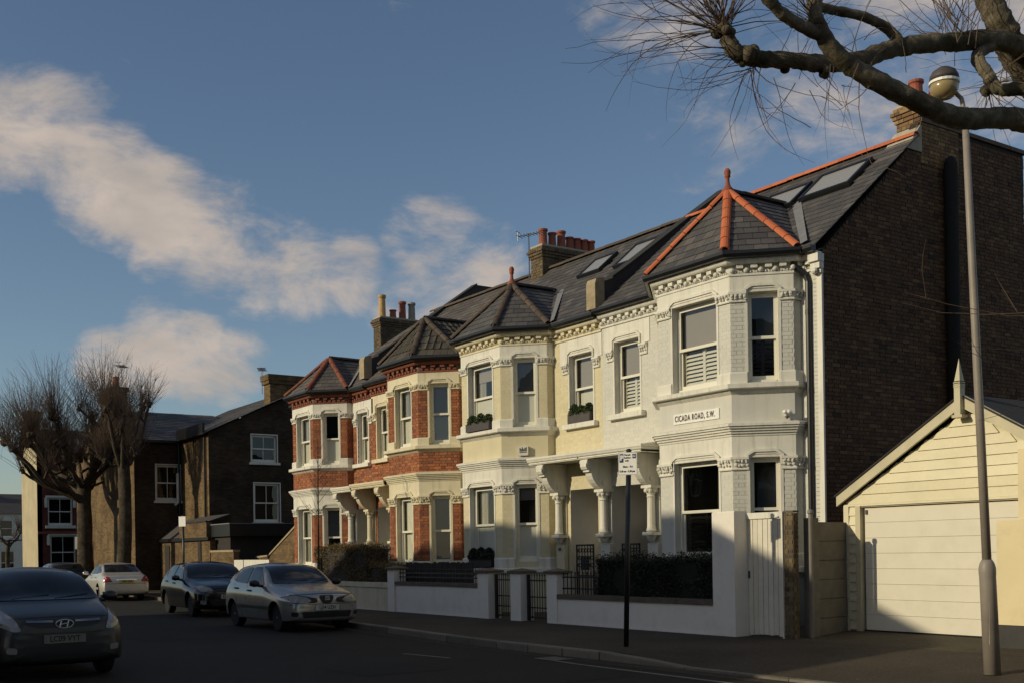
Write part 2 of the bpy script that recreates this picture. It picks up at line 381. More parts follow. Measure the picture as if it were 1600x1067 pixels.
def tagit(o, label=None, cat=None, group=None, kind=None):
    if label: o['label'] = label
    if cat: o['category'] = cat
    if group: o['group'] = group
    if kind: o['kind'] = kind
    return o
def link(name, data, parent=None, label=None, cat=None, group=None, kind=None, local=False, mw=None):
    o = bpy.data.objects.new(name, data); COL.objects.link(o)
    if mw is not None: o.matrix_basis = mw
    if parent is not None:
        o.parent = parent
        if not local: o.matrix_parent_inverse = OWN.get(parent.name, Matrix.Identity(4))
    return tagit(o, label, cat, group, kind)
OWN = {}
def thing(name, loc, label, cat, group=None, rotz=0):
    """an Empty at the thing's base; its parts are built in world coordinates unless local=True"""
    o = bpy.data.objects.new(name, None); COL.objects.link(o); o.empty_display_size = .3
    o.location = loc; o.rotation_euler = (0, 0, rotz)
    mw = Matrix.Translation(Vector(loc)) @ Matrix.Rotation(rotz, 4, 'Z')
    OWN[o.name] = mw.inverted()
    return tagit(o, label, cat, group)
def copy_tree(o, parent=None):
    c = o.copy(); COL.objects.link(c)
    if parent is not None: c.parent = parent; c.matrix_parent_inverse = o.matrix_parent_inverse.copy()
    for ch in list(o.children): copy_tree(ch, c)
    return c

class Frame:
    """a vertical wall face: origin on the ground plan, direction along it; outward is to its right-hand side (seen from above, walking along it)"""
    def __init__(s, a, b):
        s.a = Vector((a[0], a[1])); d = Vector((b[0]-a[0], b[1]-a[1])); s.len = d.length; s.u = d.normalized(); s.n = Vector((s.u.y, -s.u.x))
    def p(s, u, o, z):
        q = s.a + s.u*u + s.n*o; return (q.x, q.y, z)
    def mw(s, u, o, z):
        m_ = Matrix(((s.u.x, s.n.x*-1, 0, 0), (s.u.y, s.n.y*-1, 0, 0), (0,0,1,0), (0,0,0,1))); q = s.p(u,o,z)
        m_.translation = q; return m_

def looks(p, n, area):
    d = EYE - Vector(p); k = d.length
    c = Vector(n).dot(d)/k
    if c <= .02: return 0
    q = Vector(p) - EYE; dep = q.dot(fwd)
    if dep < 1: return 0
    if not -.50 < q.dot(rgt)/dep < .50: return 0
    return area*c/(k*k)

class Pieces:
    """bricks, slates ...: the ones that show largest become objects, the rest one mesh"""
    def __init__(s): s.items = []
    def add(s, w, key, mw, v, f): s.items.append((w, key, mw, v, f))
    def finish(s, name, m_, parent, limit=300):
        if not s.items: return
        it = sorted(s.items, key=lambda q: -q[0]); cache = {}
        near, rest = it[:limit], it[limit:]
        near, rest = [q for q in near if q[0] > 0], [q for q in near if q[0] <= 0] + rest
        for w_, key, mw, v, f in near:
            me = cache.get(key)
            if me is None:
                me = bpy.data.meshes.new(name); me.from_pydata(v, [], f); me.materials.append(MATS[m_]); cache[key] = me
            link(name, me, parent, mw=mw)
        if rest:
            mb = MB()
            for w_, key, mw, v, f in rest: mb.add([mw @ Vector(p) for p in v], f)
            o = mb.build(name, m_, parent); o['kind'] = 'stuff'

BOXF = [(0,1,5,4),(1,2,6,5),(3,0,4,7),(4,5,6,7),(3,2,1,0)]
def brick_shape(w_, h, d, e=.004):
    v = [(0,-0,0),(w_,0,0),(w_,d,0),(0,d,0),(0,0,h),(w_,0,h),(w_,d,h),(0,d,h)]
    return v, [(0,1,5,4),(1,2,6,5),(3,0,4,7),(4,5,6,7),(3,2,1,0)]
def lay_bricks(P, F, u0, u1, z0, z1, holes=(), top=None, rise=.075, L_=.215, H_=.1025, J=.010, proud=.010, jit=.003, seen=1.0, base=0.0):
    """Flemish bond over a wall rectangle, cut round the holes; top(z) may narrow a course to (u0,u1)"""
    z = z0; k = 0
    while z < z1 - .02:
        h = min(rise - J, z1 - z)
        a, b = u0, u1
        if top:
            a, b = top(z + h)
            a, b = max(a, u0), min(b, u1)
        cuts = [(a, b)]
        for (h0, h1, hz0, hz1) in holes:
            if min(hz1, z+h) - max(hz0, z) > .25*h:
                nc = []
                for (p, q) in cuts:
                    if h0 > p: nc.append((p, min(q, h0)))
                    if h1 < q: nc.append((max(p, h1), q))
                cuts = nc
        u = u0 - ((L_ + H_ + 2*J)*.5 if k % 2 else 0) - (L_ + J)*2; i = 0
        row = []
        while u < b:
            w_ = L_ if i % 2 == 0 else H_
            row.append((u, u + w_)); u += w_ + J; i += 1
        for (p, q) in cuts:
            for (s0, s1) in row:
                a0, a1 = max(s0, p), min(s1, q)
                if a1 - a0 < .03: continue
                w_ = round(a1 - a0, 2); pr = proud + R.uniform(-jit, jit)
                v, f = brick_shape(w_, round(h, 3), .03)
                c = F.p((a0+a1)/2, 0, z + h/2)
                P.add(looks(c, (F.n.x, F.n.y, 0), w_*h)*seen, (w_, round(h, 3)), F.mw(a0, pr + base, z), v, f)
        z += rise; k += 1

def wall_face(mb, F, u0, u1, z0, z1, holes=(), reveal=.0, top=None, o=0.0):
    """flat wall with openings; each opening gets its four reveals"""
    us = sorted(set([u0, u1] + [x for h in holes for x in h[:2] if u0 < x < u1])); zs = sorted(set([z0, z1] + [x for h in holes for x in h[2:4] if z0 < x < z1]))
    for i in range(len(us)-1):
        for j in range(len(zs)-1):
            cu, cz = (us[i]+us[i+1])/2, (zs[j]+zs[j+1])/2
            if any(h[0] < cu < h[1] and h[2] < cz < h[3] for h in holes): continue
            mb.quad(F.p(us[i],o,zs[j]), F.p(us[i+1],o,zs[j]), F.p(us[i+1],o,zs[j+1]), F.p(us[i],o,zs[j+1]))
    if reveal:
        for (a, b, c, d) in holes:
            mb.quad(F.p(a,o,c),F.p(a,-reveal,c),F.p(a,-reveal,d),F.p(a,o,d)); mb.quad(F.p(b,-reveal,c),F.p(b,o,c),F.p(b,o,d),F.p(b,-reveal,d))
            mb.quad(F.p(a,-reveal,d),F.p(b,-reveal,d),F.p(b,o,d),F.p(a,o,d)); mb.quad(F.p(a,o,c),F.p(b,o,c),F.p(b,-reveal,c),F.p(a,-reveal,c))
    return mb

def sweep_plan(mb, path, prof, ext=0.0, closed_ends=True):
    """moulding: (out, z) profile carried along a plan path with mitred corners; outward is to the right of travel"""
    P = [Vector(p) for p in path]; n = len(P); dirs = [(P[i+1]-P[i]).normalized() for i in range(n-1)]
    off = []
    for i in range(n):
        if i == 0: d = dirs[0]; nv = Vector((d.y, -d.x)); off.append(nv)
        elif i == n-1: d = dirs[-1]; nv = Vector((d.y, -d.x)); off.append(nv)
        else:
            a, b = Vector((dirs[i-1].y, -dirs[i-1].x)), Vector((dirs[i].y, -dirs[i].x)); mm = (a+b).normalized(); off.append(mm/max(.3, mm.dot(a)))
    k = len(prof); v = []; f = []
    for i in range(n):
        for (o, z) in prof:
            q = P[i] + off[i]*o; v.append((q.x, q.y, z))
    for i in range(n-1):
        for j in range(k):
            f.append((i*k+j, (i+1)*k+j, (i+1)*k+(j+1)%k, i*k+(j+1)%k))
    f.append(tuple(range(k-1,-1,-1))); f.append(tuple((n-1)*k+j for j in range(k)))
    return mb.add(v, f)

def along(path, step, inset=.06):
    """evenly spaced stations on each leg of a plan path: (Frame, u)"""
    out = []
    for i in range(len(path)-1):
        F = Frame(path[i], path[i+1])
        k = max(1, int(round((F.len - 2*inset)/step)))
        if F.len < step*.6: continue
        for j in range(k): out.append((F, inset + (j+.5)*(F.len - 2*inset)/k))
    return out

def clip_convex(sub, clip):
    """Sutherland-Hodgman: polygon sub cut by convex polygon clip (both 2D, clip CCW)"""
    out = sub
    for i in range(len(clip)):
        a, b = clip[i], clip[(i+1) % len(clip)]
        inp, out = out, []
        if not inp: return []
        def side(p): return (b[0]-a[0])*(p[1]-a[1]) - (b[1]-a[1])*(p[0]-a[0])
        for j in range(len(inp)):
            p, q = inp[j], inp[(j+1) % len(inp)]; sp, sq = side(p), side(q)
            if sp >= 0: out.append(p)
            if (sp >= 0) != (sq >= 0):
                t = sp/(sp-sq); out.append((p[0]+(q[0]-p[0])*t, p[1]+(q[1]-p[1])*t))
    return out
def area2(p): return .5*sum(p[i][0]*p[(i+1)%len(p)][1] - p[(i+1)%len(p)][0]*p[i][1] for i in range(len(p)))

def lay_slates(P, poly, ww=.27, hh=.21, thick=.014, holes=(), roll=False, seen=1.0):
    """slates over a flat roof facet (3D polygon); holes are (x0,x1,z0,z1) boxes left open"""
    V = [Vector(p) for p in poly]
    n = (V[1]-V[0]).cross(V[2]-V[0]).normalized()
    if n.z < 0: n = -n
    up_ = (Vector((0,0,1)) - n*n.z).normalized(); uu = up_.cross(n)
    o = V[0]
    q2 = [((p-o).dot(uu), (p-o).dot(up_)) for p in V]
    if area2(q2) < 0: q2.reverse()
    x0, x1 = min(p[0] for p in q2), max(p[0] for p in q2); y0, y1 = min(p[1] for p in q2), max(p[1] for p in q2)
    M = Matrix(((uu.x,up_.x,n.x,o.x),(uu.y,up_.y,n.y,o.y),(uu.z,up_.z,n.z,o.z),(0,0,0,1)))
    y = y0 - .03; k = 0
    while y < y1:
        x = x0 - (ww/2 if k % 2 and not roll else 0) - R.uniform(0, .02)
        while x < x1:
            g = .004
            rect = [(x+g, y), (x+ww-g, y), (x+ww-g, y+hh), (x+g, y+hh)]
            c = clip_convex(rect, q2)
            if len(c) >= 3 and area2(c) > .0015:
                cx_, cy_ = sum(p[0] for p in c)/len(c), sum(p[1] for p in c)/len(c)
                wp = M @ Vector((cx_, cy_, 0))
                if not any(h[0] < wp.x < h[1] and h[2] < wp.z < h[3] for h in holes):
                    full = abs(area2(c) - (ww-2*g)*hh) < 1e-5
                    j = R.uniform(0, .006); jy = R.uniform(-.004, .004)
                    hgt = lambda q: .004 + j + thick*(1-(q-y)/hh)
                    ox, oy = (x, y) if full else (0, 0)
                    m_ = len(c)
                    if full and roll:
                        xs = [g, ww*.25, ww*.5, ww*.7, ww*.85, ww-g]; zz = [.012, .0, .0, .012, .03, .014]
                        v = [(a_, jy, b_ + .02 + j) for a_, b_ in zip(xs, zz)] + [(a_, hh, b_ + j) for a_, b_ in zip(xs, zz)] + [(a_, jy, 0) for a_ in xs]
                        f = [(i, i+1, i+7, i+6) for i in range(5)] + [(12+i, 13+i, i+1, i) for i in range(5)]
                        key = ('roll', ww, hh)
                    else:
                        v = [(p[0]-ox, p[1]-oy + jy, hgt(p[1])) for p in c] + [(p[0]-ox, p[1]-oy + jy, 0) for p in c]
                        f = [tuple(range(m_))] + [(i+m_, (i+1)%m_+m_, (i+1)%m_, i) for i in range(m_)]
                        key = ('full', ww, hh) if full else ('cut', id(c), x, y)
                    mw = M @ Matrix.Translation((ox, oy, 0))
                    P.add(looks(wp, n, area2(c))*seen, key, mw, v, f)
            x += ww
        y += hh; k += 1

def half_tiles(a, b, r_, name, m_, parent, length=.32, lift=.02):
    """half-round hip or ridge tiles from a to b, one object each"""
    a, b = Vector(a), Vector(b); d = (b-a); k = max(1, int(round(d.length/length))); d.normalize(); st = (b-a).length/k
    side = d.cross(Vector((0,0,1))).normalized(); upv = side.cross(d).normalized()
    seg = 7; v = []; f = []
    for e, rr in ((0, r_*1.04), (st - .012, r_*.97)):
        for s_ in (rr, rr-.022):
            for i in range(seg+1):
                t = pi*(-.04 + 1.08*i/seg); v.append((cos(t)*s_, e, sin(t)*s_*.85))
    n = seg+1
    for i in range(seg):
        f += [(i, i+1, 2*n+i+1, 2*n+i), (n+i+1, n+i, 3*n+i, 3*n+i+1), (i+1, i, n+i, n+i+1), (2*n+i, 2*n+i+1, 3*n+i+1, 3*n+i)]
    f += [(0, 2*n, 3*n, n), (seg, n+seg, 3*n+seg, 2*n+seg)]
    me = bpy.data.meshes.new(name); me.from_pydata(v, [], f); me.materials.append(MATS[m_])
    for i in range(k):
        p = a + d*(st*i) + upv*(lift + R.uniform(-.004, .006))
        M = Matrix(((side.x,d.x,upv.x,p.x),(side.y,d.y,upv.y,p.y),(side.z,d.z,upv.z,p.z),(0,0,0,1)))
        link(name, me, parent, mw=M)

def lettering(name, text, size, F, u, o, z, m_, parent, bold=.0, align='LEFT', sx=1.0, depth=.003, gap=1.05):
    cu = bpy.data.curves.new(name, 'FONT'); cu.body = text; cu.size = size; cu.extrude = depth; cu.offset = bold; cu.align_x = align; cu.align_y = 'CENTER'
    cu.space_character = gap
    t = bpy.data.objects.new(name, cu); COL.objects.link(t)
    dg = bpy.context.evaluated_depsgraph_get(); me = bpy.data.meshes.new_from_object(t.evaluated_get(dg))
    bpy.data.objects.remove(t); bpy.data.curves.remove(cu)
    me.materials.clear(); me.materials.append(MATS[m_])
    q = F.p(u, o, z); n = F.n
    M = Matrix(((F.u.x*sx,0,n.x,q[0]),(F.u.y*sx,0,n.y,q[1]),(0,1,0,q[2]),(0,0,0,1)))
    me.transform(M)
    return link(name, me, parent)

def leaf_cloud(mb, n, inside, size, flat=.0):
    """n small leaf quads at points given by inside()"""
    for _ in range(n):
        c = Vector(inside()); a = Vector((R.gauss(0,1), R.gauss(0,1), R.gauss(0,1))).normalized(); b = a.orthogonal().normalized()
        b = Matrix.Rotation(R.uniform(0, 2*pi), 3, a) @ b; e = a.cross(b); s_ = size*R.uniform(.6, 1.3)
        mb.add([c - b*s_, c + e*s_*.45, c + b*s_, c - e*s_*.45], [(0,1,2,3)])
# ------------------------------------------------------------ the terrace
WY = 16.0; BY = 15.0; Q = .8
def sash(root, F, u0, u1, z0, z1, rail, upper='blind_grey', lower='blind_white', frame='sash_paint', inset=.13, bars=0, slats=None, curtain=False, updrop=1.0, deep=.8, plain=False):
    """box sash window: frame, two sashes, panes, what hangs behind them, and the dark room"""
    m_ = MB(); d = -inset
    fw = .042
    m_.obox(F, u0, u0+fw, d-.08, d, z0, z1).obox(F, u1-fw, u1, d-.08, d, z0, z1).obox(F, u0+fw, u1-fw, d-.08, d, z1-fw, z1).obox(F, u0+fw, u1-fw, d-.08, d+.02, z0, z0+.06)
    s = .036
    a, b = u0+fw, u1-fw
    m_.obox(F, a, a+s, d-.05, d-.012, rail, z1-fw).obox(F, b-s, b, d-.05, d-.012, rail, z1-fw).obox(F, a+s, b-s, d-.05, d-.012, z1-fw-.045, z1-fw).obox(F, a, b, d-.06, d-.006, rail-.025, rail+.03)
    m_.obox(F, a, a+s, d-.095, d-.055, z0+.06, rail-.025).obox(F, b-s, b, d-.095, d-.055, z0+.06, rail-.025).obox(F, a+s, b-s, d-.095, d-.055, z0+.06, z0+.14)
    for k in range(bars):
        uc = a+s + (b-a-2*s)*(k+1)/(bars+1)
        m_.obox(F, uc-.013, uc+.013, d-.045, d-.018, rail+.03, z1-fw-.045).obox(F, uc-.013, uc+.013, d-.09, d-.06, z0+.14, rail-.025)
    wn = m_.build('window', frame, root)
    MB().quad(F.p(a+s,d-.03,rail+.03), F.p(b-s,d-.03,rail+.03), F.p(b-s,d-.03,z1-fw-.045), F.p(a+s,d-.03,z1-fw-.045)).build('pane', 'window_glass', wn)
    MB().quad(F.p(a+s,d-.075,z0+.14), F.p(b-s,d-.075,z0+.14), F.p(b-s,d-.075,rail-.025), F.p(a+s,d-.075,rail-.025)).build('pane', 'frosted_glass' if lower == 'frosted' else 'window_glass', wn)
    r_ = MB(); e0, e1 = u0+.0, u1-.0; w0, w1 = d-.081, d-deep
    r_.quad(F.p(e0,w0,z0),F.p(e0,w1,z0),F.p(e0,w1,z1),F.p(e0,w0,z1)).quad(F.p(e1,w1,z0),F.p(e1,w0,z0),F.p(e1,w0,z1),F.p(e1,w1,z1)).quad(F.p(e0,w1,z1),F.p(e1,w1,z1),F.p(e1,w0,z1),F.p(e0,w0,z1)).quad(F.p(e0,w1,z0),F.p(e0,w0,z0),F.p(e1,w0,z0),F.p(e1,w1,z0)).quad(F.p(e0,w1,z0),F.p(e1,w1,z0),F.p(e1,w1,z1),F.p(e0,w1,z1))
    r_.build('interior', 'dark_room', wn)  # unlit look of the room is put into this near-black colour
    if upper: 
        zt = z1-fw-.02; zb = zt-(zt-rail)*updrop
        MB().obox(F, a+.01, b-.01, d-.135, d-.13, zb, zt).build('blind', upper, wn)
    if lower and lower != 'frosted' and not slats: MB().obox(F, a+.01, b-.01, d-.135, d-.13, z0+.05, rail+.02).build('blind', lower, wn)
    if curtain:
        cm = MB(); n = 26
        for side in (0, 1):
            wd = (b-a)*.33; pts = []
            for i in range(n+1):
                u = (a + wd*i/n) if side == 0 else (b - wd*i/n); pts.append((u, d-.16 + .025*sin(i*1.35)))
            for i in range(n):
                p, q = pts[i], pts[i+1]; k0 = 1-.0; 
                cm.quad(F.p(p[0],p[1],z0+.05),F.p(q[0],q[1],z0+.05),F.p(q[0],q[1],z1-.06),F.p(p[0],p[1],z1-.06))
        cm.build('curtain', 'curtain_white', wn)
    if slats:
        zz = z0+.15; sl_ = MB(); mid = (a+b)/2
        sl_.obox(F, a+.02, a+.06, d-.15, d-.12, z0+.1, rail-.03).obox(F, b-.06, b-.02, d-.15, d-.12, z0+.1, rail-.03).obox(F, mid-.035, mid+.035, d-.15, d-.12, z0+.1, rail-.03)
        sl_.build('shutter_frame', slats, wn)
        me = None
        while zz < rail - .08:
            for (p, q) in ((a+.06, mid-.035), (mid+.035, b-.06)):
                me = MB().add([F.p(p,d-.115,zz),F.p(q,d-.115,zz),F.p(q,d-.155,zz+.05),F.p(p,d-.155,zz+.05),F.p(p,d-.115,zz+.008),F.p(q,d-.115,zz+.008),F.p(q,d-.155,zz+.058),F.p(p,d-.155,zz+.058)],
                               [(0,1,2,3),(7,6,5,4),(0,4,5,1),(2,6,7,3),(1,5,6,2),(0,3,7,4)])
                me.build('slat', slats, wn)
            zz += .078
    return wn

def surround(root, F, u0, u1, z0, z1, m_):
    s = MB(); d = -.13; e = .0015
    for (a, b, sg) in ((u0-.05, u0, 1), (u1, u1+.05, -1)): s.obox(F, a, b, .001, .014, z0, z1-.02)
    for (u, sg) in ((u0+e, 1), (u1-e, -1)): s.quad(F.p(u,.0,z0),F.p(u,d,z0),F.p(u,d,z1),F.p(u,.0,z1))
    for z in (z0+e, z1-e): s.quad(F.p(u0,.0,z),F.p(u1,.0,z),F.p(u1,d,z),F.p(u0,d,z))
    s.build('window_surround', m_, root)
def hood(root, F, u0, u1, zt, m_):
    h = MB()
    for e, top_, pr in ((.06, .15, .055), (.03, .11, .03)):
        o = [(u0-e, zt-.14), (u0-e, zt+.05), (u0+.07, zt+top_), (u1-.07, zt+top_), (u1+e, zt+.05), (u1+e, zt-.14), (u1+e-.04, zt-.14), (u1+e-.04, zt+.035), (u1-.085, zt+top_-.055), (u0+.085, zt+top_-.055), (u0-e+.04, zt+.035), (u0-e+.04, zt-.14)]
        h.oprism(F, o, 0, pr)
    h.oprism(F, [(u0, zt-.0), (u0, zt+.03), (u0+.08, zt+.10), (u1-.08, zt+.10), (u1, zt+.03), (u1, zt-.0)], -.02, .014)
    h.build('hood_mould', m_, root)

def capital(root, path, z0, z1, m_, n_leaf=None):
    """carved band capital round a pier: necking, leaf band, abacus"""
    c = MB(); h = z1-z0
    sweep_plan(c, path, [(0,z0),(.035,z0),(.04,z0+.02),(.025,z0+.04),(.02,z0+.05),(.035,z0+h*.55),(.06,z1-.05),(.075,z1-.045),(.075,z1),(0,z1)])
    for F, u in along(path, .075, .01):
        for k in range(2):
            uu_ = u + R.uniform(-.02,.02); zc = z0 + .07 + (h-.13)*(k*.6 + R.uniform(0,.3))
            c.blob((uu_, .045+.02*k, zc), R.uniform(.018,.034), .022, R.uniform(.02,.042), 6, 4, F)
        c.blob((u, .07, z1-.065), .016, .016, .016, 6, 4, F)
    c.build('capital', m_, root)

def bracket_pts(X0, X1, wy=WY, fy=15.27, z0=2.95, z1=3.63):
    s = (z1-z0)/.68; t = (wy-fy)/.73
    o = [(0,0),(-.24,0),(-.33,.03),(-.40,.075),(-.47,.14),(-.53,.22),(-.57,.30),(-.59,.37),(-.655,.385),(-.655,.42),(-.70,.44),(-.735,.50),(-.735,.57),(-.70,.62),(-.70,.68),(0,.68)]
    return [(wy+a*t, z0+b*s) for a, b in o]

def house(c):
    x0, x1, dz = c['x0'], c['x1'], c['dz']; fl, fr = c['fl'], c['fr']
    root = thing(c['name'], ((x0+x1)/2, WY, .15), c['label'], 'house', 'bay fronted terraced houses')
    wallm, trim, base_m = c['wall'], c['trim'], c['base']
    B = Pieces(); RB = Pieces(); S = Pieces(); CB = Pieces()
    red = c['red']
    Z = lambda z: z + dz
    proud = .010 if red else .0022; jit = .003 if red else .0009; JJ = .010 if red else .007
    # --- front wall with first floor window and door recess
    F = Frame((x0, WY), (x1, WY)); X = lambda x: x - x0
    w0, w1 = c['win']; d0, d1 = c['door']
    holes = [(X(w0), X(w1), Z(4.60), Z(6.20)), (X(d0), X(d1), .2, 3.02)]
    bl, br_ = fl-Q, fr+Q
    fw_ = wall_face(MB(), F, 0, F.len, 0, 6.95, holes)
    fw_.build('front_wall', base_m, root)
    # bricks beside the bay
    for (a, b) in ((x0, bl), (br_, x1)):
        if b-a < .2: continue
        if b - a < 1.0: lay_bricks(B, F, X(a)+.02, X(b)-.01, .2, Z(6.55), holes, proud=proud, jit=jit, J=JJ)
        else:
            hs_ = holes + [(X(w0)-.30, X(w1)+.30, Z(5.78), Z(6.6))]
            lay_bricks(B, F, X(a)+.01, X(b)-.01, 3.75, Z(6.56), hs_, proud=proud, jit=jit, J=JJ)
            lay_bricks(B, F, X(a)+.01, X(b)-.01, .2, 3.6, hs_, proud=proud, jit=jit, J=JJ, seen=.3)
    # frieze block, jamb strips and capitals of the wall window
    fz = MB()
    fz.obox(F, X(w0)-.34, X(w1)+.34, .0, .018, Z(6.20), Z(6.56)).obox(F, X(w0)-.34, X(w0), 0, .018, Z(6.05), Z(6.20)).obox(F, X(w1), X(w1)+.34, 0, .018, Z(6.05), Z(6.20))
    fz.build('frieze', trim, root)
    surround(root, F, X(w0), X(w1), Z(4.61), Z(6.20), trim)
    for (a, b) in ((w0-.26, w0-.02), (w1+.02, w1+.26)): capital(root, [(a, WY), (b, WY)], Z(5.80), Z(6.04), trim)
    hood(root, F, X(w0), X(w1), Z(6.20), trim)
    MB().obox(F, X(w0)-.17, X(w1)+.17, -.12, .13, Z(4.49), Z(4.60)).build('window_sill', trim, root)
    sash(root, F, X(w0), X(w1), Z(4.60), Z(6.20), Z(5.42), **c['wsash'])
    # --- bay
    path = [(bl, WY), (bl, BY+Q), (fl, BY), (fr, BY), (br_, BY+Q), (br_, WY)]
    fr_ = [Frame(path[i], path[i+1]) for i in range(5)]
    cl = fr_[3].len; wf0, wf1 = c['bw'][0]-fl, c['bw'][1]-fl
    ca, cb = .31, .86
    GF = (Z(1.40), Z(3.26)); FF = (Z(4.63), Z(6.28))
    hl = {0: [], 1: [(cl-cb, cl-ca)], 2: [(wf0, wf1)], 3: [(ca, cb)], 4: []}
    bw = MB()
    for i, f_ in enumerate(fr_):
        hh = [(a, b, *zz) for (a, b) in hl[i] for zz in (GF, FF)]
        wall_face(bw, f_, 0, f_.len, 0, Z(6.95), hh)
        seen = 1.0
        zones = [(Z(1.52), Z(3.02)), (Z(4.85), Z(6.10))] + ([(Z(3.90), Z(4.45)), (.2, Z(1.12))] if red else [])
        for (a, b) in zones: lay_bricks(B, f_, .0, f_.len, a, b, [(p-.05, q+.05, r_, s_) for p, q, r_, s_ in hh], proud=proud*(2.6 if i in (1,3) and c.get('end') else 1), jit=jit, J=JJ, seen=seen if a > 1.2 else 0)
    bw.build('bay_wall', base_m, root)
    # strips round the bay windows
    for i in (1, 2, 3):
        for (a, b) in hl[i]:
            for zz in (GF, FF): surround(root, fr_[i], a, b, zz[0], zz[1], trim)
    for (a, b) in ((3.27, 3.70), (6.285, 6.58)):
        fz = MB(); sweep_plan(fz, path, [(0,Z(a)),(.016,Z(a)),(.016,Z(b)),(0,Z(b))]); fz.build('frieze', c['frieze'], root)
    pt = lambda i, u: tuple(fr_[i].p(u, 0, 0)[:2])
    piers = [[path[0], path[1], pt(1, cl-cb-.02)], [pt(1, cl-ca+.02), path[2], pt(2, wf0-.02)], [pt(2, wf1+.02), path[3], pt(3, ca-.02)], [pt(3, cb+.02), path[4], path[5]]]
    for p in piers:
        for (a, b) in ((3.03, 3.27), (6.10, 6.285)): capital(root, p, Z(a), Z(b), trim)
        for (a, b) in ((1.24, 1.50), (4.615, 4.83)):
            pd = MB(); sweep_plan(pd, p, [(0,Z(a)),(.045,Z(a)),(.045,Z(b)-.03),(.03,Z(b)),(0,Z(b))]); pd.build('pedestal', trim, root)
    def course(name, prof, m_): sweep_plan(MB_ := MB(), path, [(o, Z(z)) for o, z in prof]); return MB_.build(name, m_, root)
    course('string_course', [(0,3.655),(.03,3.655),(.035,3.70),(.062,3.70),(.067,3.745),(.095,3.745),(.10,3.79),(.13,3.79),(.135,3.83),(.16,3.83),(.16,3.875),(0,3.915)], trim)
    course('sill_course', [(0,4.42),(.05,4.47),(.07,4.505),(.135,4.51),(.15,4.525),(.15,4.60),(.0,4.635)], trim)
    course('base_course', [(0,1.10),(.05,1.12),(.10,1.15),(.10,1.235),(0,1.265)], trim)
    for i in (1, 2, 3):
        for (a, b) in hl[i]:
            hood(root, fr_[i], a, b, GF[1], trim); hood(root, fr_[i], a, b, FF[1], trim)
            k = 'front' if i == 2 else 'cant'
            sash(root, fr_[i], a, b, GF[0], GF[1], Z(2.31), **c['gsash_'+k]); sash(root, fr_[i], a, b, FF[0], FF[1], Z(5.46), **c['fsash_'+k])
    # --- cornice round bay and along the wall
    runs = [path]
    if x1 - br_ > .25: runs.append([(br_, WY), (x1, WY)])
    if bl - x0 > .25: runs.append([(x0, WY), (bl, WY)])
    dm = c['dentil']
    for rn in runs:
        for prof in ([(0,6.57),(.035,6.58),(.035,6.615),(.02,6.63),(0,6.63)], [(0,6.775),(.12,6.78),(.14,6.80),(.155,6.83),(.155,6.885),(0,6.885)]): cm = MB(); sweep_plan(cm, rn, [(o, Z(z)) for o, z in prof]); cm.build('cornice', dm, root)
        gm = MB(); sweep_plan(gm, rn, [(.158,Z(6.90)),(.20,Z(6.865)),(.26,Z(6.875)),(.295,Z(6.93)),(.295,Z(6.985)),(.158,Z(6.985))]); gm.build('gutter', 'gutter_black', root)
        beads = MB()
        for F2, u in along(rn, .28, .05):
            MB().obox(F2, u-.062, u+.062, .0, .092, Z(6.705), Z(6.775)).build('dentil', dm, root)
            if not red:
                e = MB(); e.blob((u-.14, .040, Z(6.675)), .052, .045, .048, 9, 6, F2); e.build('egg_ornament', dm, root)
        if not red:
            for F2, u in along(rn, .055, .02): beads.blob((u, .035, Z(6.645)), .016, .02, .022, 5, 3, F2)
            beads.build('bead_moulding', dm, root, kind='stuff')
        else:
            for F2, u in along(rn, .16, .02): beads.obox(F2, u-.05, u+.05, 0, .05, Z(6.63), Z(6.69))
            beads.build('brick_dentil_row', dm, root, kind='stuff')
    # --- main roof
    ey, ez, ry, rz = 15.72, Z(6.955), 18.71, 9.47
    sl = c['slates']
    rx0, rx1 = x0, x1 + (.10 if c.get('end') else 0)
    hp = c.get('hipleft', 0)
    MB().quad((rx0,ey,ez-.01),(rx1,ey,ez-.01),(rx1,ry,rz-.01),(rx0+hp,ry,rz-.01)).quad((rx0+hp,ry,rz-.01),(rx1-(.35 if c.get('end') else 0),ry,rz-.01),(rx1-(.35 if c.get('end') else 0),22.6,c.get('backz',6.4)),(rx0,22.6,c.get('backz',6.4))).quad((rx0,22.6,c.get('backz',6.4)),(rx0,ey,ez-.01),(rx0+hp+.001,ry,rz-.01)).build('roof', 'roof_felt', root)
    hp = c.get('hipleft', 0)
    lay_slates(S, [(rx0,ey,ez),(rx1,ey,ez),(rx1,ry,rz),(rx0+hp,ry,rz)], holes=c.get('skylights', []))
    nx = Vector((0, -(rz-ez), ry-ey)).normalized(); upv = Vector((0, ry-ey, rz-ez)).normalized()
    for (a, b, za, zb) in c.get('skylights', []):
        f_ = MB(); yv = lambda z: ey + (z-ez)*(ry-ey)/(rz-ez)
        def pp(x, z, o): return Vector((x, yv(z), z)) + nx*o
        def ring(a, b, za, zb, w_, o0, o1):
            for (p, q, r_, s_) in ((a,a+w_,za,zb),(b-w_,b,za,zb),(a+w_,b-w_,za,za+w_*.65),(a+w_,b-w_,zb-w_*.65,zb)):
                f_.prism([pp(p,r_,o1),pp(q,r_,o1),pp(q,s_,o1),pp(p,s_,o1)], [pp(p,r_,o0),pp(q,r_,o0),pp(q,s_,o0),pp(p,s_,o0)])
        ring(a, b, za, zb, .07, -.02, .10)
        rwin = f_.build('roof_window', 'gutter_black', root)
        MB().quad(pp(a+.07,za+.045,.075),pp(b-.07,za+.045,.075),pp(b-.07,zb-.045,.075),pp(a+.07,zb-.045,.075)).build('pane', 'skylight_glass', rwin)
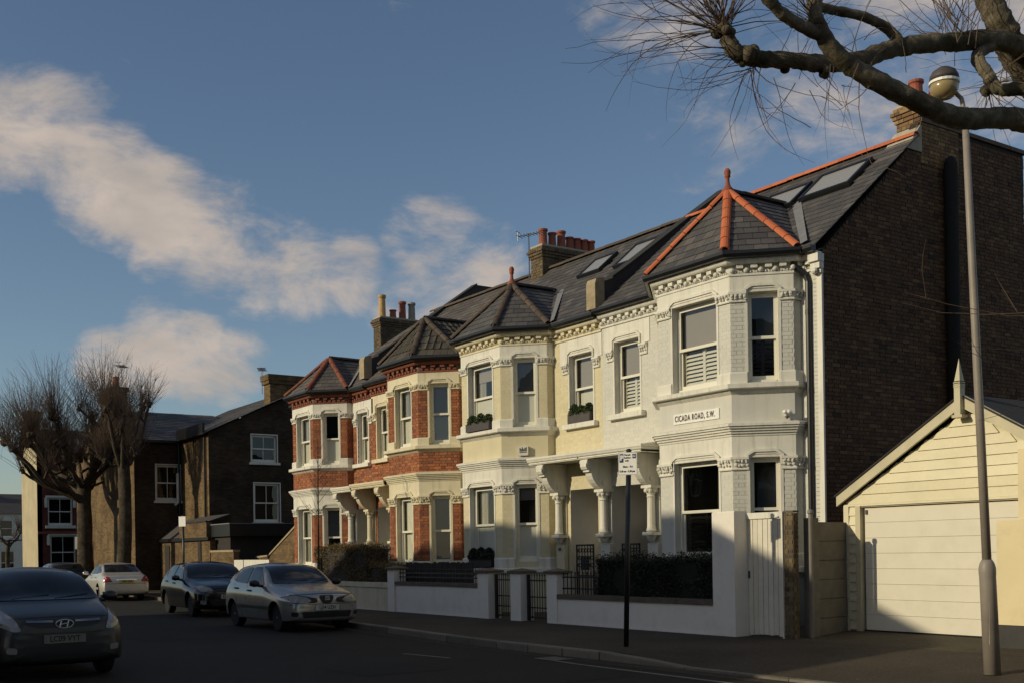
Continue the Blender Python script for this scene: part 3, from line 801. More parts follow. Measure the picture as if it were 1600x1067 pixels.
    half_tiles((rx0+hp, ry, rz), (rx1-.02, ry, rz), .095, 'ridge_tile', c['ridge'], root, .45)
    # --- bay roof
    bx = (fl+fr)/2; e = .21; t_ = e*.414
    EL, ER = Vector((fl-t_, BY-e, ez+.04)), Vector((fr+t_, BY-e, ez+.04)); DL, DR = Vector((bl-e*.7, BY+Q-.05, ez+.04)), Vector((br_+e*.7, BY+Q-.05, ez+.04))
    az = c['apexz']; AP = Vector((bx, c.get('apexy', 15.98), az)); RR = Vector((bx, ey+(az-ez)*(ry-ey)/(rz-ez)+.02, az))
    VL = Vector((DL.x, ey+.05, ez+.05)); VR = Vector((DR.x, ey+.05, ez+.05))
    faces = [(EL, ER, AP), (ER, DR, AP), (DL, EL, AP), (DR, VR, RR, AP), (VL, DL, AP, RR)]
    br = MB()
    for q in faces: br.quad(*[p - Vector((0,0,.012)) for p in q])
    br.build('bay_roof', 'roof_felt', root)
    for q in faces:
        if len(q) == 4: q = (q[0], q[2], q[3]) if q is faces[3] else (q[1], q[2], q[3])
        lay_slates(S if not c.get('tiles') else RB, q, ww=.19 if c.get('tiles') else .27, hh=.31 if c.get('tiles') else .21, roll=bool(c.get('tiles')), thick=.02 if c.get('tiles') else .014)
    for p, nm in ((EL, 'hip_tile'), (ER, 'hip_tile'), (DL, 'hip_tile'), (DR, 'hip_tile')): half_tiles(p + Vector((0,0,.01)), AP + (p-AP).normalized()*.05, .088, nm, c['hip'], root, .34)
    half_tiles(AP, RR, .09, 'ridge_tile', c['bayridge'], root, .40)
    ld = MB()
    for Dv, Vv, sg in ((DR, VR, 1), (DL, VL, -1)):
        a_, b_ = Dv + Vector((.10*sg, -.02, .05)), RR + Vector((.14*sg, .0, .03)); ld.quad(a_, a_ + Vector((.16*sg, .0, .03)), b_ + Vector((.13*sg, .12, .10)), b_)
    ld.build('lead_flashing', 'lead', root)
    if c.get('finial'):
        f_ = MB(); f_.lathe([(.11,-.06),(.115,.04),(.07,.09),(.045,.15),(.038,.24),(.042,.27),(.062,.29),(.055,.32),(.066,.36),(.062,.41),(.035,.45),(.0,.455)], AP + Vector((0,0,.02)), 12); f_.build('finial', 'terracotta', root, smooth=True)
    S.finish('slate', sl, root, 300); RB.finish('roof_tile', c.get('tiles') or sl, root, 260)
    # --- porch
    bx0, bx1 = c['canopy']
    cp = [(bx0, 15.27), (bx1, 15.27)]
    if c.get('canopy_end'): cp += [(bx1, WY)]
    zc = 3.62 + c.get('pz', 0)
    cn = MB(); sweep_plan(cn, cp, [(-.06,zc),(.0,zc),(.0,zc+.055),(.035,zc+.065),(.05,zc+.11),(.06,zc+.12),(.06,zc+.165),(-.06,zc+.165)])
    cn.add([(bx0,15.25,zc+.16),(bx1,15.25,zc+.16),(bx1,WY,zc+.28),(bx0,WY,zc+.28),(bx0,15.25,zc+.02),(bx1,15.25,zc+.02),(bx1,WY,zc+.02),(bx0,WY,zc+.02)], [(0,1,2,3),(7,6,5,4),(1,5,6,2),(0,3,7,4)])
    cn.build('porch_canopy', trim, root)
    for xc in c['brackets']:
        pts = bracket_pts(0, 0, z1=zc+.01); hw = .105
        bk = MB(); bk.prism([(xc+hw,y,z) for y,z in pts], [(xc-hw,y,z) for y,z in pts])
        bk.lathe([(.06,-hw-.03),(.06,hw+.03)], (xc,15.33,zc-.07), 12, (1,0,0)).lathe([(.055,-hw-.02),(.055,hw+.02)], (xc,15.76,3.10), 12, (1,0,0)).box(xc-hw-.02,xc+hw+.02,15.38,15.46,3.39,3.43)
        bk.build('bracket', trim, root)
        co = MB(); cy = 15.83
        co.lathe([(.085,1.97),(.115,2.0),(.095,2.05),(.088,2.12),(.082,2.70),(.10,2.72),(.085,2.74),(.085,2.78)], (xc,cy,0), 14)
        co.build('column', trim, root, smooth=False)
        kp = MB(); kp.lathe([(.09,2.77),(.10,2.80),(.15,2.90),(.14,2.91)], (xc,cy,0), 12).box(xc-.16,xc+.16,15.69,WY,2.90,2.96)
        for k in range(8):
            a_ = 2*pi*k/8; kp.blob((xc+.12*cos(a_), cy+.12*sin(a_), 2.85), .035, .035, .05, 6, 4)
        kp.build('capital', trim, root)
        bs = MB(); bs.box(xc-.15,xc+.15,15.70,WY,1.90,1.97).lathe([(.04,1.76),(.07,1.79),(.13,1.90)], (xc,cy,0), 10); bs.build('column_base', trim, root)
        MB().box(xc-.13,xc+.13,15.955,WY+.01,.15,2.92).box(xc-.16,xc+.16,15.86,15.955,.15,1.74).build('pilaster', c['pilaster'], root)
    # recess
    rc = MB(); a, b = d0, d1; yb = 17.15
    rc.quad((a,WY,.2),(a,yb,.2),(a,yb,3.02),(a,WY,3.02)).quad((b,yb,.2),(b,WY,.2),(b,WY,3.02),(b,yb,3.02)).quad((a,yb,3.02),(b,yb,3.02),(b,WY,3.02),(a,WY,3.02)).quad((a,yb,.2),(b,yb,.2),(b,yb,3.02),(a,yb,3.02)).quad((a,WY,.2),(b,WY,.2),(b,yb,.2),(a,yb,.2))
    rc.build('porch_recess', c['recess'], root)
    dr = MB(); a += .12; b -= .12
    dr.box(a,b,17.06,17.14,.22,2.25).box(a+.1,(a+b)/2-.05,17.03,17.06,.4,1.1).box((a+b)/2+.05,b-.1,17.03,17.06,.4,1.1).box(a+.1,(a+b)/2-.05,17.03,17.06,1.3,2.1).box((a+b)/2+.05,b-.1,17.03,17.06,1.3,2.1)
    do = dr.build('front_door', c['doorm'], root)
    MB().blob((b-.1, 17.02, 1.2), .03, .03, .03).build('door_knob', 'chrome', do)
    if c.get('iron'):
        p, q = c['iron']; g = MB(); y = 15.9
        g.box(p,q,y,y+.03,1.70,1.74).box(p,q,y,y+.03,1.0,1.03).box(p,p+.03,y,y+.03,.2,1.74).box(q-.03,q,y,y+.03,.2,1.74)
        k = int((q-p)/.1)
        for i in range(1, k): xx = p+(q-p)*i/k; g.box(xx-.008,xx+.008,y,y+.016,.2,1.70)
        for i in range(k):
            for j in range(3):
                cx_, cz_ = p+(q-p)*(i+.5)/k, 1.60-.17*j
                pts = [(cx_+.042*cos(t), y, cz_+.042*sin(t)) for t in [2*pi*s/8 for s in range(9)]]; g.tube(pts, .012, 5, False)
        g.box(p+.17,q-.17,y,y+.02,1.15,1.45)
        g.build('iron_panel', 'iron_black', root)
    # --- party wall upstand, gable wall, chimney
    if c.get('upstand') is not None:
        xu = c['upstand']; hw = .15
        pr = [(15.95,6.9),(15.95,7.62),(16.2,7.72),(16.78,8.12),(18.71,9.52),(19.87,10.34),(22.3,10.34),(22.3,6.9)]
        u_ = MB(); u_.prism([(xu+hw,y,z) for y,z in pr], [(xu-hw,y,z) for y,z in pr]); u_.build('party_parapet', 'plinth_dark', root)
        cp_ = MB(); cp_.prism([(xu+hw+.03,y,z+.05) for y,z in pr[2:6]] + [(xu+hw+.03,y,z) for y,z in reversed(pr[2:6])], [(xu-hw-.03,y,z+.05) for y,z in pr[2:6]] + [(xu-hw-.03,y,z) for y,z in reversed(pr[2:6])]); cp_.build('parapet_coping', 'roof_felt', root)
        sq = [(15.70,6.99),(15.70,7.55),(15.74,7.66),(15.97,7.72),(15.97,6.99)]
        k_ = MB(); k_.prism([(xu+hw+.01,y,z) for y,z in sq], [(xu-hw-.01,y,z) for y,z in sq]); k_.build('kneeler_stone', 'tan_stone', root)
    if c.get('chimney'): chimney(root, CB, **c['chimney'])
    # hidden backs
    bk = MB(); by = 22.6
    bk.quad((x1,by,0),(x0,by,0),(x0,by,c.get('backz',6.4)),(x1,by,c.get('backz',6.4)))
    pl = [(WY,0),(by,0),(by,c.get('backz',6.4)),(18.71,9.46 if not c.get('hipleft') else 6.6),(WY,6.9)]
    bk.quad(*[(x0+.005,y,z) for y,z in pl])
    bk.build('rear_wall', 'mortar', root)
    if c.get('end'): end_gable(root, x1, CB)
    B.finish('brick', c['brick'], root, 240 if CB.items else 300)
    CB.finish('brick', c.get('cbrick', 'brick_stock'), root, c.get('climit', 60))
    return root

def chimney(root, P, x0, x1, y0, y1, z0, z1, pots, mortar='mortar', flare=False):
    m_ = MB(); m_.box(x0, x1, y0, y1, z0, z1); st = m_.build('chimney_stack', mortar, root)
    Ff = Frame((x0, y0), (x1, y0)); Fs = Frame((x1, y0), (x1, y1))
    lay_bricks(P, Ff, 0, Ff.len, z0, z1-.3, proud=.012); lay_bricks(P, Fs, 0, Fs.len, z0, z1-.3, proud=.012)
    for k, (pr, h) in enumerate(((.03,.075),(.06,.075),(.09,.075),(.05,.075))):
        zz = z1-.3+.075*k
        for F in (Ff, Fs): lay_bricks(P, F, -pr if F is Ff else -pr, F.len+pr, zz, zz+.075, proud=pr+.012)
        MB().box(x0-pr, x1+pr, y0-pr, y1+pr, zz+.002, zz+.07).build('oversail_course', mortar, root)
    MB().box(x0-.02, x1+.02, y0-.02, y1+.02, z1, z1+.06).build('flaunching', 'cement', root)
    for (px, py, h, r_, mm) in pots:
        p = MB(); p.lathe([(r_*1.05,0),(r_*1.0,.06),(r_*.88,h*.8),(r_*.92,h*.86),(r_*1.08,h*.9),(r_*1.08,h),(r_*.8,h),(r_*.75,h*.5)], (px,py,z1+.03), 14); p.build('chimney_pot', mm, root, smooth=False)
    if flare:
        a = MB(); a.prism([(x1+.03,y0-.46,z0+.20),(x1+.03,y0+.0,z0+.20),(x1+.03,y0+.0,z0+.72),(x1+.03,y0-.04,z0+.72)],[(x0-.04,y0-.46,z0+.20),(x0-.04,y0+.0,z0+.20),(x0-.04,y0+.0,z0+.72),(x0-.04,y0-.04,z0+.72)]); a.build('lead_flashing', 'cement', root)

def end_gable(root, X, P):
    F = Frame((X, WY), (X, 22.4)); L_ = F.len
    prof = [(0,0),(L_,0),(L_,9.80),(2.88,9.80),(2.71,9.40),(0,6.93)]
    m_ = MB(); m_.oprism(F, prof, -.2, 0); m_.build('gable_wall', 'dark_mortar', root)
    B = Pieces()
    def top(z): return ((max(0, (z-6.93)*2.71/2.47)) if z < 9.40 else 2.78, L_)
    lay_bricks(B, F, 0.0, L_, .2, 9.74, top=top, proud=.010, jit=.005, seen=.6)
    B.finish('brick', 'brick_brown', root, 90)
    cp = MB(); cp.obox(F, 2.9, L_+.06, -.24, .05, 9.80, 9.88); cp.build('parapet_coping', 'coping_stone', root)
    MB().box(X-4.2, X-.2, 19.3, 22.35, 8.0, 9.42).build('loft_extension', 'plinth_dark', root)
    # black flue and small pipe bracket on the gable
    fl_ = MB(); fl_.lathe([(.135,.2),(.135,9.0),(.125,9.10),(.09,9.19),(.04,9.24),(0,9.25)], (X+.12, 19.70, 0), 16)
    fl_.build('soil_pipe', 'rubber', root, smooth=True)

G = dict
cfgs = []
cfgs.append(G(name='end_house', x0=-19.8, x1=-13.5, fl=-16.77, fr=-14.80, dz=0, red=False, end=True,
  label='pale grey end of terrace house with orange hip tiles and a dark brick gable', wall='pale_render', trim='white_paint', base='pale_render', frieze='white_paint', brick='brick_pale', dentil='white_paint',
  win=(-19.36,-18.50), door=(-19.50,-18.22), bw=(-16.36,-15.15), slates='slate', ridge='tile_orange', hip='tile_orange', bayridge='tile_dark', apexz=8.56, finial=True,
  canopy=(-19.8,-17.66), canopy_end=True, brackets=[-19.62,-18.02], pilaster='pale_render', recess='grey_door', doorm='dark_door', iron=(-19.1,-18.5), upstand=-19.8, backz=8.4,
  skylights=[(-16.62,-15.48,8.44,9.0),(-15.34,-14.08,8.48,9.10)],
  chimney=G(x0=-14.02, x1=-13.49, y0=18.9, y1=20.1, z0=9.0, z1=10.20, pots=[(-13.75,19.15,.50,.14,'terracotta'),(-13.75,19.8,.46,.14,'terracotta')], flare=True), climit=70,
  wsash=G(upper='blind_grey', lower=None, slats='sash_paint'), gsash_front=G(upper=None, lower=None, slats='dark_door', deep=1.5), gsash_cant=G(upper=None, lower=None, deep=1.5),
  fsash_front=G(upper='blind_grey', lower=None, slats='sash_paint'), fsash_cant=G(upper=None, lower=None, slats='planter_grey')))
cfgs.append(G(name='cream_house', x0=-25.5, x1=-19.8, fl=-24.22, fr=-22.45, dz=-.05, red=False,
  cbrick='brick_dull', label='butter yellow bay fronted house with white mouldings and window boxes', wall='yellow_render', trim='white_paint', base='yellow_render', frieze='white_paint', brick='brick_yellow', dentil='cream_paint',
  win=(-21.02,-20.13), door=(-21.06,-20.02), bw=(-23.90,-22.80), slates='slate', ridge='tile_brown', hip='tile_brown', bayridge='tile_dark', apexz=8.28, finial=True,
  canopy=(-21.72,-19.8), brackets=[-21.30], pilaster='yellow_render', recess='grey_door', doorm='grey_door', iron=(-20.75,-20.1),
  skylights=[(-22.62,-21.72,8.46,9.0),(-21.05,-20.12,8.36,9.02)],
  chimney=G(x0=-25.95, x1=-25.40, y0=18.45, y1=20.55, z0=8.0, z1=10.12, pots=[(-25.68,18.68,.52,.13,'terracotta'),(-25.68,19.0,.46,.12,'terracotta'),(-25.68,19.32,.55,.13,'terracotta'),(-25.68,19.62,.42,.12,'terracotta'),(-25.68,19.88,.42,.12,'terracotta'),(-25.68,20.14,.42,.12,'terracotta'),(-25.68,20.4,.42,.12,'terracotta')]), climit=80,
  wsash=G(upper='blind_grey', lower='blind_white', curtain=False), gsash_front=G(upper=None, lower='frosted', curtain=True), gsash_cant=G(upper='blind_grey', updrop=.35, lower='frosted'),
  fsash_front=G(upper='blind_grey', updrop=.45, lower='frosted', curtain=True), fsash_cant=G(upper='blind_grey', lower='frosted')))
cfgs.append(G(name='red_brick_house', x0=-31.2, x1=-25.5, fl=-28.17, fr=-26.46, dz=-.12, red=True,
  label='red brick house with cream bay and mossy tiled bay roof', wall='mortar', trim='cream_paint', base='mortar', frieze='cream_paint', brick='brick_red', dentil='tile_red',
  win=(-30.80,-30.10), door=(-30.85,-29.70), bw=(-27.75,-26.86), slates='slate_old', ridge='tile_brown', hip='tile_brown', bayridge='tile_dark', apexz=8.12, apexy=15.72, tiles='concrete_tile',
  canopy=(-31.2,-28.98), brackets=[-31.05,-29.55], pilaster='cream_paint', recess='grey_door', doorm='grey_door', iron=(-30.2,-29.7), upstand=-31.2, pz=-.06,
  wsash=G(upper='blind_grey', lower='blind_white'), gsash_front=G(upper='blind_white', lower='blind_white', curtain=True), gsash_cant=G(upper='blind_grey', lower='blind_grey'),
  fsash_front=G(upper=None, lower='blind_white', curtain=True), fsash_cant=G(upper='blind_grey', lower='blind_white')))
cfgs.append(G(name='red_brick_house', x0=-36.9, x1=-31.2, fl=-34.9, fr=-33.28, dz=-.17, red=True,
  cbrick='brick_dull', label='red brick house with white bay at the far end of the terrace', wall='mortar', trim='white_paint', base='mortar', frieze='white_paint', brick='brick_red', dentil='tile_red',
  win=(-32.12,-31.38), door=(-32.30,-31.45), bw=(-34.55,-33.55), slates='slate_old', ridge='tile_brown', hip='tile_red', bayridge='tile_dark', apexz=8.06, hipleft=4.9,
  canopy=(-32.55,-31.2), brackets=[-32.38], pilaster='white_paint', recess='grey_door', doorm='dark_door', pz=-.10,
  chimney=G(x0=-37.3, x1=-36.75, y0=19.3, y1=21.0, z0=8.0, z1=10.25, pots=[(-37.0,19.5,.85,.14,'buff_pot'),(-37.0,19.95,.35,.13,'terracotta'),(-37.0,20.35,.7,.14,'terracotta'),(-37.0,20.75,.7,.14,'pale_pot')]), climit=60,
  wsash=G(upper='blind_grey', lower='blind_white'), gsash_front=G(upper=None, lower=None, curtain=True), gsash_cant=G(upper='blind_grey', lower=None),
  fsash_front=G(upper=None, lower='blind_white', curtain=True), fsash_cant=G(upper=None, lower='frosted')))
HOUSES = [house(c) for c in cfgs]
# downpipe and corner strip of the end house
h1 = HOUSES[0]
dp = MB(); dp.tube([(-13.98,15.78,6.86),(-13.98,15.80,6.72),(-13.82,15.93,6.52),(-13.78,15.95,6.40),(-13.78,15.95,.2)], .055, 10)
for z in (5.8, 4.4, 3.0, 1.6): dp.lathe([(.06,z),(.06,z+.09)], (-13.78,15.95,0), 10)
dp.build('downpipe', 'gutter_black', h1, smooth=False)
MB().box(-13.60,-13.485,15.965,16.01,.2,6.5).build('corner_strip', 'white_paint', h1)
kn = MB(); kn.box(-13.66,-13.47,15.93,16.0,6.50,6.58).box(-13.67,-13.46,15.88,16.0,6.58,6.70).box(-13.68,-13.45,15.83,16.0,6.70,6.84); kn.blob((-13.57,15.87,6.54),.07,.05,.06); kn.build('corner_corbel', 'white_paint', h1)
# street sign, alarm box, wall lamp, house number, window boxes
Fb = Frame((-16.77, BY), (-14.80, BY))
sg = thing('street_sign', (-15.73, BY-.02, 4.0), 'cream plate reading CICADA ROAD, S.W. fixed to the end house bay', 'street sign')
MB().obox(Fb, .42, 1.66, 0, .022, 4.02, 4.215).build('plate', 'sign_white', sg)
lettering('lettering', 'CICADA ROAD, S.W.', .158, Fb, .460, .026, 4.118, 'lettering_brown', sg, bold=.0026, sx=.63, gap=1.22)
Fc2 = Frame((-22.45, BY), (-21.65, BY+Q))
al = thing('alarm_box', (-22.05, 15.4, 3.9), 'cream burglar alarm box on the yellow bay above the string course', 'alarm box')
MB().obox(Fc2, .42, .66, 0, .10, 3.89, 4.11).build('case', 'white_paint', al)
e = MB()
for k, (u, h) in enumerate(((.46,.09),(.49,.06),(.52,.10),(.55,.06),(.58,.09),(.61,.10))): e.obox(Fc2, u, u+.018, .10, .104, 3.985, 3.985+h)
e.obox(Fc2, .455, .63, .10, .104, 3.955, 3.97); e.build('emblem', 'sign_black', al)
Fc1 = Frame((-14.80, BY), (-14.0, BY+Q))
wl = thing('wall_lamp', (-14.12, 15.68, 4.0), 'small white security lamp on the bay wall below the sill course', 'lamp')
m_ = MB(); m_.obox(Fc1, .94, 1.02, 0, .04, 3.99, 4.09); m_.build('bracket', 'sign_white', wl)
MB().blob((.95, .10, 4.06), .05, .05, .04, 8, 5, Fc1).blob((1.02, .10, 4.06), .05, .05, .04, 8, 5, Fc1).build('lamp_head', 'sign_white', wl)
MB().blob((.985, .07, 3.97), .03, .035, .035, 8, 5, Fc1).build('sensor', 'planter_grey', wl)
hn = thing('house_number', (-21.3, 15.85, 1.6), 'dark house number plate on the yellow porch pilaster', 'house number')
Fp = Frame((-21.46, 15.86), (-21.14, 15.86))
MB().obox(Fp, .07, .25, 0, .012, 1.57, 1.69).build('plate', 'grey_door', hn)
lettering('lettering', '44', .11, Fp, .095, .016, 1.632, 'lettering_brown', hn, bold=.004)

def window_box(name, F, u0, u1, z, h, out0, out1, label, leafn, mm='planter_grey', fol='leaf_planter', tall=.22):
    t = thing(name, F.p((u0+u1)/2, out0, z), label, 'window box', 'plant boxes on the window sills')
    b = MB(); b.obox(F, u0, u1, out0, out1, z, z+h); b.build('box', mm, t)
    MB().obox(F, u0+.02, u1-.02, out0+.02, out1-.02, z+h-.01, z+h+.006).build('soil', 'soil', t)
    l = MB(); k = 3
    cs = [(u0+(u1-u0)*(i+.5)/k, R.uniform(.8,1.1)) for i in range(k)]
    def inside():
        cu, s_ = R.choice(cs); a = R.uniform(0, 2*pi); el = R.uniform(-.3, 1.5); r_ = R.uniform(.3, 1)**.5
        return F.p(cu + cos(a)*cos(el)*(u1-u0)/k*.62*r_, (out0+out1)/2 + sin(a)*cos(el)*.14*r_, z+h + max(-.02, sin(el)*tall*s_*r_))
    leaf_cloud(l, leafn*4, inside, .026); l.build('foliage', fol, t, kind='stuff')
FB2 = Frame((-24.22, BY), (-22.45, BY))
window_box('window_box', FB2, .34, 1.40, 4.59, .20, -.10, .12, 'grey window box of clipped shrubs on the upper sill of the yellow bay', 700)
FW2 = Frame((-25.5, WY), (-19.8, WY))
window_box('window_box', FW2, 4.50, 5.33, 4.56, .22, -.11, .10, 'grey window box of shrubs on the flat wall window beside the yellow bay', 700)
window_box('window_box', FB2, .36, 1.38, 1.24, .22, .0, .10, 'black box of dense dark shrub on the ground floor sill of the yellow bay', 900, 'plastic_black', 'leaf_box', .26)
# ------------------------------------------------------------ ground, road, pavement, kerbs
def ky(x):                                  # kerb line on the houses' side of the road
    return 10.2 + max(0, -x-16)*.088
def sheet(name, m_, pts, kind='structure'):
    o = MB().add(pts, [tuple(range(len(pts)))]).build(name, m_); o['kind'] = kind; return o
sheet('ground', 'earth_far', [(-420,-300,-.012),(300,-300,-.012),(300,420,-.012),(-420,420,-.012)])
xs = [20,4,-4,-8,-11.2,-12.4,-14,-16,-18,-20,-22,-24,-26,-28,-30,-33,-36,-40,-45,-50,-55,-60]
rd = MB()
for a, b in zip(xs[1:], xs[:-1]): rd.quad((a,2.1,0),(b,2.1,0),(b,ky(b),0),(a,ky(a),0))
rd.quad((-78,-60,.0),(-60,-60,.0),(-60,70,.0),(-78,70,.0))
o = rd.build('road', 'road_asphalt'); o['kind'] = 'structure'
# pavement on the houses' side, dropping to the road at the garage crossover; slight fall from the walls to the kerb
def kz(x): return .12 if x < -12.4 else (.12 - .09*(-x-12.4 if False else (x+12.4)/1.2) if x < -11.2 else .03)
pv = MB(); ys = 6
xr = xs[:]
for a, b in zip(xr[1:], xr[:-1]):
    for j in range(ys):
        t0, t1 = j/ys, (j+1)/ys
        def P_(x, t):
            y0 = ky(x)+.14; y = y0 + (13.3+.25-y0)*t; return (x, y, kz(x)+(.15-kz(x))*min(1, t*1.15))
        pv.quad(P_(a,t0),P_(b,t0),P_(b,t1),P_(a,t1))
o = pv.build('pavement', 'pavement_asphalt'); o['kind'] = 'structure'
fc = MB(); fc.add([(-13.25,13.54,.148),(-3,13.54,.148),(-3,15.2,.222),(-13.25,15.2,.222),(-3,16.6,.225),(-13.6,16.6,.225)], [(0,1,2,3),(3,2,4,5)]); fc.add([(-60,13.54,.146),(-13.2,13.54,.146),(-13.4,17.2,.146),(-60,17.2,.146)],[(0,1,2,3)])
o = fc.build('forecourt', 'forecourt_asphalt'); o['kind'] = 'structure'
op = MB(); op.add([(-60,-6,.12),(20,-6,.12),(20,1.95,.12),(-60,1.95,.12)],[(0,1,2,3)]).add([(-60,1.95,.12),(20,1.95,.12),(20,1.95,0),(-60,1.95,0)],[(3,2,1,0)])
o = op.build('pavement', 'pavement_asphalt'); o['kind'] = 'structure'
kb = bpy.data.objects.new('kerb', None); COL.objects.link(kb); kb['kind'] = 'structure'
x = -11.0; i = 0
while x > -58:
    L_ = .90; x2 = x - L_
    a, b = (x2, ky(x2)), (x, ky(x)); F = Frame(a, b)
    za, zb = kz(x2), kz(x)
    if x > -40 or i % 1 == 0:
        j = R.uniform(-.010,.010); g = .010
        q = MB().add([F.p(g,0+j,-.05),F.p(F.len-g,0+j,-.05),F.p(F.len-g,-.145,-.05),F.p(g,-.145,-.05),F.p(g,-.012+j,za+.004),F.p(F.len-g,-.012+j,zb+.004),F.p(F.len-g,-.145,zb+.006),F.p(g,-.145,za+.006),F.p(g,j,za-.012),F.p(F.len-g,j,zb-.012)],
                     [(0,1,9,8),(8,9,5,4),(4,5,6,7),(1,2,6,5,9),(3,0,8,4,7)])
        q.build('kerb_stone', 'kerb_granite', kb)
    x = x2; i += 1
for k in range(7):                          # flush kerb across the garage entrance
    MB().box(-11.0+k*.9+.006, -11.0+(k+1)*.9-.006, 10.2, 10.335, -.05, .034).build('kerb_stone', 'kerb_granite', kb)
gu = MB()
for a, b in zip(xs[1:], xs[:-1]): gu.quad((a,ky(a)-.30,.004),(b,ky(b)-.30,.004),(b,ky(b)-.002,.004),(a,ky(a)-.002,.004))
o = gu.build('road_gutter', 'soil'); o['kind'] = 'structure'
ln = MB(); ln.quad((-12.6,9.56,.006),(-2,10.36-.9,.006),(-2,10.36-.82,.006),(-12.6,9.64,.006)); ln.quad((-12.62,9.56,.007),(-12.54,9.64,.007),(-13.4,9.72,.007),(-13.4,9.64,.007))
o = ln.build('road_marking', 'road_paint'); o['kind'] = 'structure'
ln = MB(); ln.quad((-15.75,8.55,.006),(-14.6,8.72,.006),(-14.6,8.79,.006),(-15.75,8.62,.006)); o = ln.build('road_marking', 'road_paint'); o['kind'] = 'structure'
# repairs in the road: two patches with tarred edges, a drain cover
pt_ = MB()
for (x0_,x1_,y0_,y1_) in ((-14.6,-13.2,6.6,8.0),(-24.5,-21.5,6.2,7.1),(-11.8,-10.9,7.4,9.2)):
    k = [(x0_+R.uniform(-.05,.05),y0_,.004),(x1_,y0_+R.uniform(-.05,.05),.004),(x1_+R.uniform(-.05,.05),y1_,.004),(x0_,y1_+R.uniform(-.05,.05),.004)]
    o = MB().quad(*k).build('road_patch', 'patch_asphalt'); o['kind'] = 'structure'
mh = thing('drain_cover', (-13.4,9.75,.0), 'square iron drain grating in the gutter beside the kerb', 'drain cover')
MB().box(-13.65,-13.15,9.62,10.02,.0,.008).build('frame', 'iron_black', mh)
for i in range(7): MB().box(-13.61+i*.063,-13.58+i*.063,9.66,9.98,.008,.013).build('bar', 'post_grey', mh)
# scattered small litter of grit and twigs on the pavement
gm = MB()
for _ in range(700):
    x = R.uniform(-30, -6); y = R.uniform(ky(x)-.5, 13.2) if R.random() < .6 else R.uniform(ky(x)-.28, ky(x)-.03); s_ = R.uniform(.006, .022)
    z = .006 if y < ky(x) else (kz(x)+(.15-kz(x))*min(1,(y-ky(x)-.14)/(13.41-ky(x))*1.15)) + .002
    if ky(x) <= y < ky(x)+.15: z = kz(x)+.008
    a = R.uniform(0, pi); e = R.uniform(.3,1)
    gm.add([(x+s_*cos(a),y+s_*sin(a),z+.004),(x-s_*e*sin(a),y+s_*e*cos(a),z+.010),(x-s_*cos(a),y-s_*sin(a),z+.003),(x+s_*e*sin(a),y-s_*e*cos(a),z+.006)], [(0,1,2,3)])
o = gm.build('fallen_leaves', 'leaf_brown'); tagit(o, 'dry brown leaf scraps and grit along the kerb and pavement', 'leaves', kind='stuff')

# ------------------------------------------------------------ front walls, gates, hedges
def capped_pier(mb_parent, x0, x1, y0, y1, z1, capm='coping_stone', wm='garden_wall_paint', ov=.05):
    MB().box(x0,x1,y0,y1,.05,z1).build('pier', wm, mb_parent)
    c = MB(); c.box(x0-ov,x1+ov,y0-ov,y1+ov,z1,z1+.045)
    cx_, cy_ = (x0+x1)/2, (y0+y1)/2
    c.add([(x0-ov,y0-ov,z1+.045),(x1+ov,y0-ov,z1+.045),(x1+ov,y1+ov,z1+.045),(x0-ov,y1+ov,z1+.045),(cx_,cy_,z1+.10)], [(0,1,4),(1,2,4),(2,3,4),(3,0,4)])
    c.build('pier_cap', capm, mb_parent)
def rough_wall(root, name, x0, x1, y0, y1, z1, m_):
    """rendered wall with a slightly uneven foot and top"""
    n = max(2, int((x1-x0)/.35)); mb_ = MB(); 
    top = [R.uniform(-.006,.006) for _ in range(n+1)]; fy = [R.uniform(-.008,.008) for _ in range(n+1)]
    v = []; f = []
    for i in range(n+1):
        x = x0 + (x1-x0)*i/n
        v += [(x,y0-.012+fy[i]*.6,.05),(x,y0+fy[i]*.5,.22),(x,y0,z1+top[i]),(x,y1,z1+top[i]),(x,y1,.05)]
    for i in range(n):
        for j in range(4): f.append((i*5+j, (i+1)*5+j, (i+1)*5+j+1, i*5+j+1))
    f += [(4,3,2,1,0), tuple(n*5+j for j in range(5))]
    mb_.add(v, f); return mb_.build(name, m_, root)
def copings(root, x0, x1, y0, y1, z0, z1, m_, step=.6):
    k = max(1, round((x1-x0)/step)); st = (x1-x0)/k
    for i in range(k):
        MB().box(x0+i*st+.003, x0+(i+1)*st-.003, y0-.03+R.uniform(-.004,.004), y1+.03, z0, z1+R.uniform(-.005,.005)).build('coping', m_, root)
wa = thing('front_garden_wall', (-15.7,13.4,.12), 'white rendered front wall with tall end pier, below the dark box hedge', 'garden wall')
rough_wall(wa, 'wall', -17.98, -13.62, 13.30, 13.52, .65, 'garden_wall_paint'); copings(wa, -17.98, -13.62, 13.30, 13.52, .65, .735, 'coping_stone', .9)
MB().box(-13.62,-13.11,13.298,13.60,.05,2.19).build('tall_pier', 'garden_wall_paint', wa)
MB().box(-13.615,-13.115,13.31,13.59,2.19,2.205).build('pier_cap', 'garden_wall_paint', wa)
capped_pier(wa, -18.32, -17.98, 13.28, 13.60, 1.15)
gp = thing('gate_pier', (-19.42,13.4,.12), 'white square pier with flat cap standing between the two iron gates', 'gate pier'); capped_pier(gp, -19.60, -19.22, 13.26, 13.60, 1.15)
wb = thing('front_garden_wall', (-23,13.4,.12), 'white rendered front wall with a pier at each end, below the dark vertical board fence', 'garden wall')
rough_wall(wb, 'wall', -24.75, -20.88, 13.30, 13.52, .82, 'garden_wall_paint'); copings(wb, -24.75, -20.88, 13.30, 13.52, .82, .90, 'coping_stone', .9)
